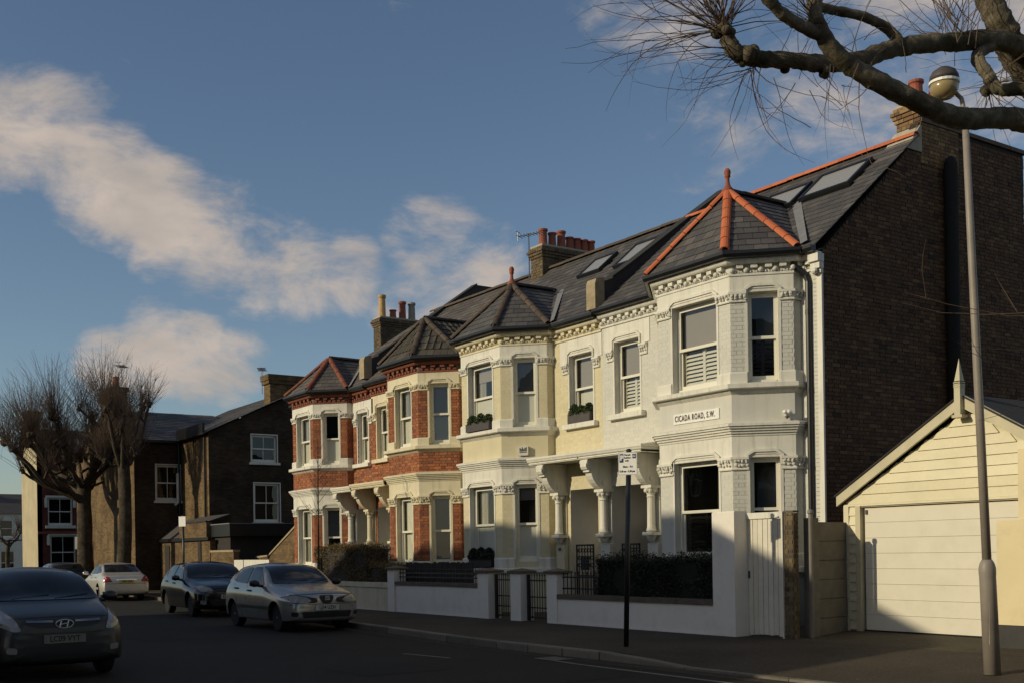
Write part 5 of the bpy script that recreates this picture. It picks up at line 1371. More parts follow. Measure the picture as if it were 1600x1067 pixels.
pollard(-48.4, 13.0, 6.3, 1.1, 23, 'tall narrow pollarded tree against the lit side of the brown brick house', 44, .1, (0,0), (.8,1.8), .34, 10, limb_z=(-.9,1.6))
pollard(-88.0, 15.6, 3.0, 1.9, 31, 'small distant bare tree before the far white houses', 20, 0, (0,0), (.6,1.3), .20, 8)
R.seed(99)
sp = thing('sapling', (-27.75,12.6,.15), 'slender bare sapling in front of the brown hedge', 'tree')
s_ = MB(); limb(s_, [(-27.75,12.6,.1),(-27.74,12.6,1.6),(-27.72,12.6,3.0),(-27.68,12.6,4.7)], .032, .010, 7, .05); s_.build('trunk', 'bark_dark', sp, smooth=True)
s_ = MB()
for i in range(16):
    z = 2.5 + 1.9*i/16; a = R.uniform(0,2*pi); twig(s_, (-27.72,12.6,z), (cos(a)*.7, sin(a)*.7, .8), R.uniform(.4,1.1)*(1-.4*i/16), .008, .2, 4, 5, -.2, .5)
s_.build('twigs', 'bark_twig', sp, kind='stuff')
MB().tube([(-27.70,12.66,.1),(-27.70,12.66,1.5)], .03, 6).build('stake', 'timber_dark', sp)
# ------------------------------------------------------------ houses across the far end of the road
def brickwall_mat(name, c1, c2, mo, scale=1.0):
    mt, t, b = newmat(name)
    g = nn(t, 'ShaderNodeNewGeometry'); sp_ = nn(t, 'ShaderNodeSeparateXYZ'); t.links.new(g.outputs['Position'], sp_.inputs[0])
    ad_ = nn(t, 'ShaderNodeMath', operation='ADD'); t.links.new(sp_.outputs[0], ad_.inputs[0]); t.links.new(sp_.outputs[1], ad_.inputs[1])
    cb = nn(t, 'ShaderNodeCombineXYZ'); t.links.new(ad_.outputs[0], cb.inputs[0]); t.links.new(sp_.outputs[2], cb.inputs[1])
    br_ = nn(t, 'ShaderNodeTexBrick'); br_.inputs['Scale'].default_value = 1.0; br_.inputs['Brick Width'].default_value = .225; br_.inputs['Row Height'].default_value = .075; br_.inputs['Mortar Size'].default_value = .006
    br_.inputs['Color1'].default_value = (*c1,1); br_.inputs['Color2'].default_value = (*c2,1); br_.inputs['Mortar'].default_value = (*mo,1); br_.inputs['Bias'].default_value = 0
    t.links.new(cb.outputs[0], br_.inputs['Vector'])
    big = ramp(t, [(.35, (.5,.48,.46)), (.65, (1.15,1.12,1.08))], noise(t, .8, 8, .7))
    t.links.new(mixc(t, 1.0, br_.outputs[0], big, 'MULTIPLY'), b.inputs['Base Color']); b.inputs['Roughness'].default_value = .9; b.inputs['Specular IOR Level'].default_value = .2
    bump(t, b, noise(t, 16, 4), .5, .02)
brickwall_mat('wall_brown', (.075,.050,.030), (.042,.030,.020), (.065,.052,.036))
brickwall_mat('wall_stock', (.20,.135,.066), (.105,.07,.037), (.17,.13,.085))
brickwall_mat('wall_red', (.17,.05,.03), (.11,.034,.024), (.13,.09,.07))

br = thing('brown_brick_house', (-47.5,17,.1), 'dark brown brick house with two wings and slate roofs beyond the red brick house', 'house')
FX = Frame((-46,15.97),(-46,26)); FL = Frame((-49.6,13.9),(-49.6,15.97)); FR = Frame((-49.6,15.97),(-46,15.97)); FS = Frame((-60,13.9),(-49.6,13.9))
h_ = [(17.86-15.97,19.0-15.97,5.60,6.78),(17.95-15.97,19.1-15.97,3.02,4.70)]
m_ = MB(); wall_face(m_, FX, 0, 10, 0, 6.8, h_, .1); m_.quad(FX.p(0,0,6.8),FX.p(10,0,6.8),FX.p(5.3,0,9.3)); m_.build('gable_wall', 'wall_brown', br)
hl_ = [(.95,2.0,4.08,5.66)]
m_ = MB(); wall_face(m_, FL, 0, 2.07, 0, 6.75, hl_, .1); m_.build('wing_wall', 'wall_brown', br)
m_ = MB(); wall_face(m_, FR, 0, 3.6, 0, 6.8); m_.build('return_wall', 'wall_stock', br)
m_ = MB(); wall_face(m_, FS, 0, 10.4, 0, 6.75); m_.quad(FS.p(0,0,6.75),FS.p(10.4,0,6.75),FS.p(6.2,0,8.4)); m_.build('side_wall', 'wall_stock', br)
for hs_, F_ in ((h_, FX), (hl_, FL)):
    for (a, b, c, d) in hs_:
        sash(br, F_, a, b, c, d, (c+d)/2, upper=None, lower=None, inset=.08, bars=1, frame='sash_paint', deep=.7)
        MB().obox(F_, a-.12, b+.12, -.05, .10, c-.10, c).build('window_sill', 'white_paint', br); MB().obox(F_, a-.05, b+.05, -.08, .015, d, d+.05).obox(F_, a-.05, a, -.08, .015, c, d).obox(F_, b, b+.05, -.08, .015, c, d).build('window_surround', 'white_paint', br)
S = Pieces(); rw_ = MB()
for q in ([(-45.85,15.7,6.70),(-45.85,21.27,9.36),(-58,21.27,9.36),(-58,15.7,6.70)], [(-45.85,21.27,9.36),(-45.85,26.2,6.9),(-58,26.2,6.9),(-58,21.27,9.36)], [(-49.4,13.75,6.70),(-49.4,21,6.70),(-53.8,21,8.45),(-53.8,13.75,8.45)], [(-53.8,13.75,8.45),(-53.8,21,8.45),(-60.2,21,6.6),(-60.2,13.75,6.6)]): rw_.quad(*q)
rw_.build('roof', 'roof_felt', br)
lay_slates(S, [(-45.85,15.7,6.72),(-45.85,21.27,9.38),(-52,21.27,9.38),(-52,15.7,6.72)], ww=.36, hh=.28); lay_slates(S, [(-49.4,13.75,6.72),(-49.4,19,6.72),(-53.8,19,8.47),(-53.8,13.75,8.47)], ww=.36, hh=.28); S.finish('slate', 'slate', br, 250)
MB().box(-47.1,-46.4,18.9,20.6,7.6,9.35).box(-47.18,-46.32,18.82,20.68,9.1,9.25).box(-47.22,-46.28,18.78,20.72,9.25,9.5).build('chimney_stack', 'wall_stock', br)
MB().box(-54.4,-53.2,13.95,14.65,6.5,9.3).box(-54.5,-53.1,13.88,14.72,9.3,9.5).build('chimney_stack', 'wall_stock', br)
MB().lathe([(.16,9.5),(.13,10.0),(.15,10.05)], (-53.8,14.3,0), 10).build('chimney_pot', 'terracotta', br)
MB().tube([(-46.3,15.90,6.6),(-46.3,15.90,.3)], .05, 8).tube([(-49.55,15.85,6.6),(-49.5,15.85,3.3)], .05, 8).build('downpipe', 'gutter_black', br)
MB().box(-49.75,-49.35,13.7,16,6.62,6.74).box(-46,-49.5,15.72,15.82,7.18,6.70).build('gutter', 'gutter_black', br)
MB().tube([(-49.45,15.75,5.3),(-49.45,15.75,4.0),(-49.35,15.6,3.9)], .06, 8).build('waste_pipe', 'white_paint', br)
hs2 = MB(); hs2.box(-52.3,-43.2,15.0,15.25,.1,2.25); hs2.box(-47.0,-43.6,15.0,15.25,2.25,2.95)
bl_ = thing('brick_lean_to', (-47.5,15.1,.1), 'yellow stock brick lean-to with slate roof below the brown brick house', 'outbuilding')
hs2.build('wall', 'wall_stock', bl_); MB().box(-52.4,-43.1,14.88,15.0,2.24,2.36).build('gutter', 'gutter_black', bl_)
MB().add([(-52.4,14.95,2.38),(-47.0,14.95,2.38),(-47.0,16.0,3.25),(-52.4,16.0,3.25)],[(0,1,2,3)]).add([(-47.0,14.97,2.96),(-43.6,14.97,2.96),(-43.6,16.0,3.3),(-47.0,16.0,3.3)],[(0,1,2,3)]).build('roof', 'slate', bl_)
MB().prism([(-46.9,14.98,2.96),(-43.6,14.98,2.96),(-43.6,14.98,3.02),(-46.9,14.98,3.02)],[(-46.9,15.06,2.96),(-43.6,15.06,2.96),(-43.6,15.06,3.02),(-46.9,15.06,3.02)]).box(-44.55,-44.2,14.96,15.0,.1,2.2).box(-48.9,-48.3,14.97,15.0,.1,2.1).build('door', 'timber_dark', bl_)
dg_ = thing('flat_roofed_garage', (-44,17,.1), 'dark flat roofed timber outbuilding with black fascia beside the red brick house', 'outbuilding')
MB().box(-43.4,-41.7,15.28,20,.1,2.35).build('wall', 'timber_dark', dg_); MB().box(-43.5,-41.4,15.15,20.1,2.36,2.82).build('fascia', 'gutter_black', dg_); MB().box(-43.5,-41.38,15.13,20.1,2.825,2.86).build('roof_edge', 'lead', dg_)
gw2 = thing('sloping_brick_wall', (-38.5,15.9,.1), 'brick garden wall with sloping stone top running down from the far red brick house', 'garden wall')
MB().oprism(Frame((-40.6,15.9),(-36.92,15.9)), [(0,.1),(3.68,.1),(3.68,2.55),(1.2,1.55),(0,1.5)], -.22, 0).build('wall', 'wall_stock', gw2)
MB().oprism(Frame((-40.6,15.9),(-36.92,15.9)), [(0,1.505),(1.2,1.555),(3.68,2.555),(3.68,2.63),(1.2,1.62),(0,1.57)], -.25, .04).build('coping', 'tan_stone', gw2)
lw = thing('low_brick_wall', (-41.8,15.0,.1), 'low yellow brick wall lit by the sun between the two dark outbuildings', 'garden wall'); MB().box(-43.1,-40.62,15.0,15.22,.1,1.75).build('wall', 'wall_stock', lw); MB().box(-43.15,-40.6,14.97,15.25,1.75,1.83).build('coping', 'tan_stone', lw)
wf = thing('white_board_fence', (-39.3,15.0,.1), 'low white boarded fence glimpsed above the silver hatchback roof', 'fence')
x = -40.58
while x < -37.2: MB().box(x,x+.30,15.0,15.03,.15,1.45).build('board', 'white_paint', wf); x += .31

rh = thing('far_red_house', (-66,15.5,.1), 'tall shaded dark red house with white framed windows behind the pollarded tree', 'house')
FRd = Frame((-66,13.2),(-66,19.5)); hr = [(1.75,3.0,5.95,7.05),(.55,1.85,3.45,5.0),(2.7,3.75,3.5,5.0),(.65,2.0,1.0,2.9),(2.6,4.0,1.0,2.9)]
m_ = MB(); wall_face(m_, FRd, 0, 6.3, 0, 7.6, hr, .1); m_.build('front_wall', 'wall_red', rh)
for (a, b, c, d) in hr:
    sash(rh, FRd, a, b, c, d, (c+d)/2, upper=None, lower=None, inset=.06, bars=1, deep=.6)
    MB().obox(FRd, a-.15, b+.15, -.03, .12, c-.16, c).build('window_sill', 'white_paint', rh); MB().obox(FRd, a-.12, b+.12, 0, .03, d, d+.12).build('window_lintel', 'white_paint', rh)
    for s_ in (a-.18, b+.03): MB().obox(FRd, s_, s_+.15, 0, .05, d-.55, d).build('capital', 'white_paint', rh)
MB().obox(FRd, 0, 4.5, 0, .05, 2.98, 3.12).build('string_course', 'tile_red', rh)
FC_ = Frame((-70.2,13.2),(-66,13.2)); m_ = MB(); m_.oprism(FC_, [(0,0),(4.2,0),(4.2,7.6),(2.8,9.0),(1.6,9.0),(0,7.4)], -.25, .002); m_.build('side_wall', 'tan_render', rh)
MB().quad((-65.8,13.0,7.55),(-65.8,19.6,7.55),(-69,19.6,9.1),(-69,13.0,9.1)).quad((-69,13.0,9.1),(-69,19.6,9.1),(-70.6,19.6,7.4),(-70.6,13.0,7.4)).build('roof', 'slate', rh)
MB().box(-69.5,-68.4,13.22,13.9,8.6,9.9).box(-69.58,-68.32,13.14,13.98,9.9,10.05).build('chimney_stack', 'wall_stock', rh)
# side passage yard wall between
for k, (y0, nm) in enumerate(((15.2,'distant white house with grey slate roof, left of the tall cream gable'), (21.5,'second distant white house with chimneys, farther right and mostly hidden'))):
    hw = thing('white_house', (-110,y0+3,0), nm, 'house', 'white houses at the end of the road')
    F_ = Frame((-110,y0),(-110,y0+6.2)); hh = [(.8,1.9,3.6,5.2),(3.6,4.7,3.6,5.2),(.8,2.0,.9,2.5),(3.6,4.8,.2,2.4)]
    m_ = MB(); wall_face(m_, F_, 0, 6.2, 0, 5.8, hh, .1); m_.quad((-110,y0,0),(-110,y0,5.8),(-113,y0,7.6),(-116,y0,5.8),(-116,y0,0)); m_.build('wall', 'white_paint' if k else 'pale_render', hw)
    for q in hh: sash(hw, F_, *q, (q[2]+q[3])/2, upper=None, lower=None, inset=.05, deep=.5)
    MB().quad((-109.8,y0-.1,5.75),(-109.8,y0+6.3,5.75),(-113,y0+6.3,7.7),(-113,y0-.1,7.7)).quad((-113,y0-.1,7.7),(-113,y0+6.3,7.7),(-116.2,y0+6.3,5.75),(-116.2,y0-.1,5.75)).build('roof', 'slate_old', hw)
    MB().box(-113.5,-112.5,y0+.0,y0+1.6,7.2,8.5).build('chimney_stack', 'wall_red', hw)
    for i in range(4): MB().lathe([(.14,8.5),(.12,8.9)], (-113,y0+.2+.38*i,0), 8).build('chimney_pot', 'terracotta', hw)

# ------------------------------------------------------------ villa on the camera's side of the road: hipped roof, shades the road
vi = thing('hipped_villa', (-25,-9,.1), 'large hipped roof villa standing opposite the terrace', 'house')
VX0, VX1, VY0, VY1, VE, VR_ = -35.5, -14.4, -13.6, -5.6, 8.0, 12.15
RX0, RX1, RY = -31.2, -21.4, -9.6
FV = Frame((VX1-.4,VY1-.4),(VX0+.4,VY1-.4)); hv = []
for k in range(6):
    u = 1.6 + k*3.1; hv += [(u,u+1.2,4.6,6.5),(u,u+1.2,1.0,3.2)]
m_ = MB(); wall_face(m_, FV, 0, FV.len, 0, VE, hv, .12)
for F_ in (Frame((VX0+.4,VY1-.4),(VX0+.4,VY0+.4)), Frame((VX0+.4,VY0+.4),(VX1-.4,VY0+.4)), Frame((VX1-.4,VY0+.4),(VX1-.4,VY1-.4))): wall_face(m_, F_, 0, F_.len, 0, VE)
m_.build('wall', 'wall_stock', vi)
for q in hv: sash(vi, FV, *q, (q[2]+q[3])/2, upper='blind_white', lower=None, deep=.5); MB().obox(FV, q[0]-.15, q[1]+.15, 0, .1, q[2]-.1, q[2]).build('window_sill', 'white_paint', vi)
MB().quad((VX0,VY0,VE),(VX1,VY0,VE),(RX1,RY,VR_),(RX0,RY,VR_)).quad((VX1,VY1,VE),(VX0,VY1,VE),(RX0,RY,VR_),(RX1,RY,VR_)).quad((VX1,VY0,VE),(VX1,VY1,VE),(RX1,RY,VR_)).quad((VX0,VY1,VE),(VX0,VY0,VE),(RX0,RY,VR_)).quad((VX0,VY1,VE),(VX1,VY1,VE),(VX1,VY0,VE),(VX0,VY0,VE)).build('roof', 'slate', vi)

# brick house behind the viewpoint: the bay windows mirror it
oh = thing('brick_house', (9,-14,.1), 'plain brick house behind the viewpoint, mirrored in the bay windows', 'house')
OX0, OX1, OY0, OY1 = 1.0, 17.0, -19.0, -8.5
FO = Frame((OX1,OY1),(OX0,OY1)); ho = [(u,u+1.2,z,z+1.8) for u in (1.5,5.0,9.0,13.0) for z in (1.1,4.4,7.7)]
m_ = MB(); wall_face(m_, FO, 0, FO.len, 0, 10.6, ho, .12)
for F_ in (Frame((OX0,OY1),(OX0,OY0)), Frame((OX0,OY0),(OX1,OY0)), Frame((OX1,OY0),(OX1,OY1))): wall_face(m_, F_, 0, F_.len, 0, 10.6)
m_.build('wall', 'wall_brown', oh)
for q in ho: sash(oh, FO, *q, (q[2]+q[3])/2, upper=None, lower=None, deep=.5)
MB().quad((OX0-.3,OY1+.3,10.5),(OX1+.3,OY1+.3,10.5),(OX1+.3,-13.7,14.2),(OX0-.3,-13.7,14.2)).quad((OX1+.3,OY0-.3,10.5),(OX0-.3,OY0-.3,10.5),(OX0-.3,-13.7,14.2),(OX1+.3,-13.7,14.2)).add([(OX0,OY1,10.55),(OX0,OY0,10.55),(OX0,-13.7,14.1)],[(0,1,2)]).build('roof', 'slate', oh)

# second house on the camera's side, set back farther along
fo = thing('opposite_house', (-52,-16,.1), 'plain brick house set back opposite the far end of the terrace', 'house')
FO2 = Frame((-42,-12),(-62,-12)); ho = [(u,u+1.2,z,z+1.8) for u in (2,6,10,14) for z in (1.1,4.4)]
m_ = MB(); wall_face(m_, FO2, 0, 20, 0, 7.0, ho, .12)
for F_ in (Frame((-62,-12),(-62,-20)), Frame((-62,-20),(-42,-20)), Frame((-42,-20),(-42,-12))): wall_face(m_, F_, 0, F_.len, 0, 7.0)
m_.build('wall', 'wall_brown', fo)
for q in ho: sash(fo, FO2, *q, (q[2]+q[3])/2, upper=None, lower=None, deep=.5)
MB().quad((-62.3,-11.7,6.95),(-41.7,-11.7,6.95),(-41.7,-16,9.8),(-62.3,-16,9.8)).quad((-41.7,-20.3,6.95),(-62.3,-20.3,6.95),(-62.3,-16,9.8),(-41.7,-16,9.8)).add([(-42,-12,6.98),(-42,-20,6.98),(-42,-16,9.7),(-62,-12,6.98),(-62,-20,6.98),(-62,-16,9.7)],[(0,1,2),(3,4,5)]).build('roof', 'slate', fo)
# ------------------------------------------------------------ cars
def car_shell(st, name):
    """st: list of stations from nose to tail: x, zb, wb, zm, wm, zs, ws, z5, w5, ze, we, zt (half widths). Returns a smooth closed mesh (local space)"""
    bm = bmesh.new(); rows = []
    for (x, zb, wb, zm, wm, zs, ws, z5, w5, ze, we, zt) in st:
        half = [(0,zb),(wb*.8,zb),(wb,zb+.05),(wm,zm),(ws,zs),(w5,z5),(we,ze),(we*.5,zt-.35*(zt-ze)*.5),(0,zt)]
        full = half + [(-y,z) for y,z in reversed(half[1:-1])]
        rows.append([bm.verts.new((x,y,z)) for y,z in full])
    n = len(rows[0])
    for i in range(len(rows)-1):
        for j in range(n): bm.faces.new((rows[i][j], rows[i+1][j], rows[i+1][(j+1)%n], rows[i][(j+1)%n]))
    bm.faces.new(list(reversed(rows[0]))); bm.faces.new(rows[-1])
    cl = bm.edges.layers.float.get('crease_edge') or bm.edges.layers.float.new('crease_edge')
    for i in range(len(rows)-1):
        for j, k in ((2,.6),(4,.45),(6,.5)):
            for q in (j, n-j):
                e = bm.edges.get((rows[i][q], rows[i+1][q]))
                if e: e[cl] = k
    bmesh.ops.recalc_face_normals(bm, faces=bm.faces)
    me = bpy.data.meshes.new(name); bm.to_mesh(me); bm.free()
    o = bpy.data.objects.new(name, me); COL.objects.link(o)
    md = o.modifiers.new('s', 'SUBSURF'); md.levels = 3; md.render_levels = 3
    return o
def evald(o):
    dg = bpy.context.evaluated_depsgraph_get(); return bpy.data.meshes.new_from_object(o.evaluated_get(dg))
def clip_cell(poly, x0, x1, y0, y1):
    """any simple polygon cut by an axis aligned cell"""
    def cut(p, ax, v, keep):
        out = []
        for i in range(len(p)):
            a, b = p[i], p[(i+1)%len(p)]; sa, sb = (a[ax]-v)*keep, (b[ax]-v)*keep
            if sa >= 0: out.append(a)
            if (sa >= 0) != (sb >= 0):
                t = sa/(sa-sb); out.append((a[0]+(b[0]-a[0])*t, a[1]+(b[1]-a[1])*t))
        return out
    for ax, v, k in ((0,x0,1),(0,x1,-1),(1,y0,1),(1,y1,-1)):
        poly = cut(poly, ax, v, k)
        if len(poly) < 3: return []
    return poly
def rounded(poly, r_=.25, n=4):
    out = []; m_ = len(poly)
    for i in range(m_):
        p0, p1, p2 = Vector(poly[i-1]), Vector(poly[i]), Vector(poly[(i+1)%m_])
        a = p1 + (p0-p1)*min(.45, r_/max(.01,(p0-p1).length)); b = p1 + (p2-p1)*min(.45, r_/max(.01,(p2-p1).length))
        for k in range(n+1):
            t = k/n; out.append(tuple((1-t)**2*a + 2*t*(1-t)*p1 + t*t*b))
    return out
def patch(bvh, poly, axis, name, m_, parent, off=.006, cell=.10, r_=.03, thick=.0):
    """panel that follows the car body: a 2D outline projected on to the shell from one side.
    axis: ('x',+1) front, ('x',-1) rear, ('y',+1/-1) sides; outline is (y,z) or (x,z)"""
    ax, sg = axis
    P = rounded(poly, r_) if r_ else poly
    x0, x1 = min(p[0] for p in P), max(p[0] for p in P); y0, y1 = min(p[1] for p in P), max(p[1] for p in P)
    mb_ = MB(); cx_ = x0
    memo = {}
    def hit(p):
        k = (round(p[0],4), round(p[1],4))
        if k in memo: return memo[k]
        if ax == 'x': o, d = Vector((sg*6, p[0], p[1])), Vector((-sg,0,0))
        else: o, d = Vector((p[0], sg*6, p[1])), Vector((0,-sg,0))
        h = bvh.ray_cast(o, d); 
        if h[0] is None:
            h = bvh.find_nearest(o + d*5.2); 
        nrm = h[1]
        if nrm.dot(d) > 0: nrm = -nrm
        memo[k] = h[0] + nrm*off; return memo[k]
    while cx_ < x1:
        cy_ = y0
        while cy_ < y1:
            c = clip_cell(P, cx_, cx_+cell, cy_, cy_+cell)
            if len(c) >= 3 and abs(area2(c)) > 1e-6: mb_.add([hit(p) for p in c], [tuple(range(len(c)))])
            cy_ += cell
        cx_ += cell
    me = mb_.mesh(name, m_); bm = bmesh.new(); bm.from_mesh(me); bmesh.ops.remove_doubles(bm, verts=bm.verts, dist=.0008); bmesh.ops.recalc_face_normals(bm, faces=bm.faces)
    for f in bm.faces: f.smooth = True
    bm.to_mesh(me); bm.free()
    return link(name, me, parent, local=True)

def wheel(parent, x, y, r_, w_, side, spokes=7, rim='rim_alloy'):
    t = MB(); prof = [(r_*.64,-w_/2),(r_*.90,-w_/2),(r_*.98,-w_*.40),(r_,-w_*.22),(r_,w_*.22),(r_*.98,w_*.40),(r_*.90,w_/2),(r_*.64,w_/2),(r_*.62,0)]
    t.lathe(prof, (x,y,r_), 28, (0,1,0)); ty = t.build('wheel', 'rubber', parent, smooth=False, local=True)
    m_ = MB(); yo = y + side*w_*.42
    m_.lathe([(r_*.66,-.01),(r_*.66,.01),(r_*.58,.012),(r_*.56,-.03)], (x,yo,r_), 24, (0,side,0))
    m_.lathe([(r_*.15,-.03),(r_*.15,.008),(r_*.05,.016)], (x,yo,r_), 12, (0,side,0))
    for k in range(spokes):
        a = 2*pi*k/spokes; d = Vector((cos(a),0,sin(a))); e = Vector((-sin(a),0,cos(a))); c = Vector((x,yo,r_)); nrm = Vector((0,side,0))
        q = [c+d*r_*.1-e*r_*.09, c+d*r_*.1+e*r_*.09, c+d*r_*.60+e*r_*.06, c+d*r_*.60-e*r_*.06]
        m_.prism([p+nrm*.008 for p in q], [p-nrm*.02 for p in q])
    m_.build('rim', rim, ty, local=True)
    MB().lathe([(r_*.56,-.05),(r_*.56,-.045),(0,-.045)], (x,yo,r_), 20, (0,side,0)).build('brake_disc', 'plastic_black', ty, local=True)

def make_car(name, loc, rotz, label, paint, st, wb_x, wr, tw, P, spokes=7, group='cars parked along the kerb'):
    t = thing(name, loc, label, 'car', group, rotz)
    sh = car_shell(st, 'body'); smooth_me = evald(sh)
    bm = bmesh.new(); bm.from_mesh(smooth_me); bvh = BVHTree.FromBMesh(bm); bm.free()
    cut = MB()
    W = max(s[6] for s in st)
    for xw in wb_x:
        for sy in (1, -1): cut.lathe([(wr*1.16,-.20),(wr*1.16,.3)], (xw, sy*(W-.12), wr*1.03), 32, (0,sy,0))
    cme = cut.mesh('cutter', 'plastic_black'); co = bpy.data.objects.new('cutter', cme); COL.objects.link(co)
    bm = bmesh.new(); bm.from_mesh(cme); bmesh.ops.recalc_face_normals(bm, faces=bm.faces); bm.to_mesh(cme); bm.free()
    sh.data.materials.append(MATS[paint]); sh.data.materials.append(MATS['plastic_black'])
    b = sh.modifiers.new('b', 'BOOLEAN'); b.operation = 'DIFFERENCE'; b.object = co; b.solver = 'EXACT'
    try: b.material_mode = 'TRANSFER'
    except Exception: pass
    body = evald(sh); bpy.data.objects.remove(sh); bpy.data.objects.remove(co)
    body.polygons.foreach_set('use_smooth', [True]*len(body.polygons))
    try: body.set_sharp_from_angle(angle=radians(40))
    except Exception: pass
    bo = link('body', body, t, local=True)
    # glass
    patch(bvh, P['screen'], ('x',1), 'windscreen', 'car_glass', t, .009, .05, .05)
    if 'rear' in P: patch(bvh, P['rear'], ('x',-1), 'rear_window', 'car_glass', t, .009, .05, .05)
    for sy in (1, -1):
        for q in P['side']: patch(bvh, q, ('y',sy), 'side_window', 'car_glass', t, .009, .05, .03)
        for q in P.get('handles', []):
            p = bvh.ray_cast(Vector((q[0], sy*4, q[1])), Vector((0,-sy,0)))[0]
            if p: MB().box(q[0]-.09, q[0]+.09, min(p.y-sy*.01, p.y+sy*.03), max(p.y-sy*.01, p.y+sy*.03), q[1]-.015, q[1]+.015).build('door_handle', P.get('handlem', 'plastic_black'), t, local=True)
        if 'rub' in P:
            x0_, x1_, z0_, z1_ = P['rub']; patch(bvh, [(x0_,z0_),(x1_,z0_),(x1_,z1_),(x0_,z1_)], ('y',sy), 'side_moulding', P.get('rubm','plastic_black'), t, .012, .2, 0)
        for q in P.get('seams', []):
            patch(bvh, q, ('y',sy), 'door_seam', 'plastic_black', t, .002, .2, 0)
        # mirror
        mx, mz = P['mirror']; wy = P['mirror_y']
        m_ = MB(); m_.blob((mx, sy*(wy+.12), mz), .075, .11, .075, 12, 8); m_.tube([(mx+.02, sy*(wy-.05), mz-.06),(mx, sy*(wy+.06), mz-.04)], .03, 8); mo = m_.build('wing_mirror', P.get('mirrorm', paint), t, smooth=True, local=True)
        fs = -1
        MB().box(mx-.078,mx-.070, sy*(wy+.12)-.085, sy*(wy+.12)+.085, mz-.055, mz+.055).build('mirror_glass', 'chrome', mo, local=True)
    for (nm, poly, mm, off, both, rr) in P.get('front', []):
        for sy in ((1,-1) if both else (1,)): patch(bvh, [(y*sy, z) for y, z in poly], ('x',1), nm, mm, t, off, .06, rr)
    for (nm, poly, mm, off, both, rr) in P.get('back', []):
        for sy in ((1,-1) if both else (1,)): patch(bvh, [(y*sy, z) for y, z in poly], ('x',-1), nm, mm, t, off, .06, rr)
    for xw in wb_x:
        for sy in (1, -1): wheel(t, xw, sy*(W-.10-tw/2+.02), wr, tw, sy, spokes)
    # number plates
    for key, sg in (('plate_f', 1), ('plate_r', -1)):
        if key in P:
            z, txt, mm = P[key]; p = bvh.ray_cast(Vector((sg*6,0,z)), Vector((-sg,0,0)))[0]
            m_ = MB(); m_.box(min(p.x, p.x+sg*.03), max(p.x, p.x+sg*.03), -.26, .26, z-.055, z+.055); po = m_.build('number_plate', mm, t, local=True)
            cu = bpy.data.curves.new('lettering','FONT'); cu.body = txt; cu.size = .105; cu.extrude = .001; cu.align_x = 'CENTER'; cu.align_y = 'CENTER'; cu.offset = .002
            to = bpy.data.objects.new('lettering', cu); COL.objects.link(to); me = evald(to); bpy.data.objects.remove(to); me.materials.clear(); me.materials.append(MATS['sign_black'])
            M = Matrix(((0,0,sg,p.x+sg*.032),(sg*.85,0,0,0),(0,1,0,z),(0,0,0,1))); me.transform(M); link('lettering', me, po, local=True)
    for (nm, f_) in P.get('extra', []): 
        m_, mm = f_(bvh); m_.build(nm, mm, t, local=True)
    # wipers
    for y0, y1 in P.get('wipers', []):
        z0 = P['screen'][0][1]; 
        a = bvh.ray_cast(Vector((6,y0,z0+.01)), Vector((-1,0,0)))[0]; c = bvh.ray_cast(Vector((6,y1,z0+.06)), Vector((-1,0,0)))[0]
        if a and c: MB().tube([a+Vector((.015,0,.01)), c+Vector((.015,0,.012))], .008, 5).build('wiper', 'plastic_black', t, local=True)
    return t

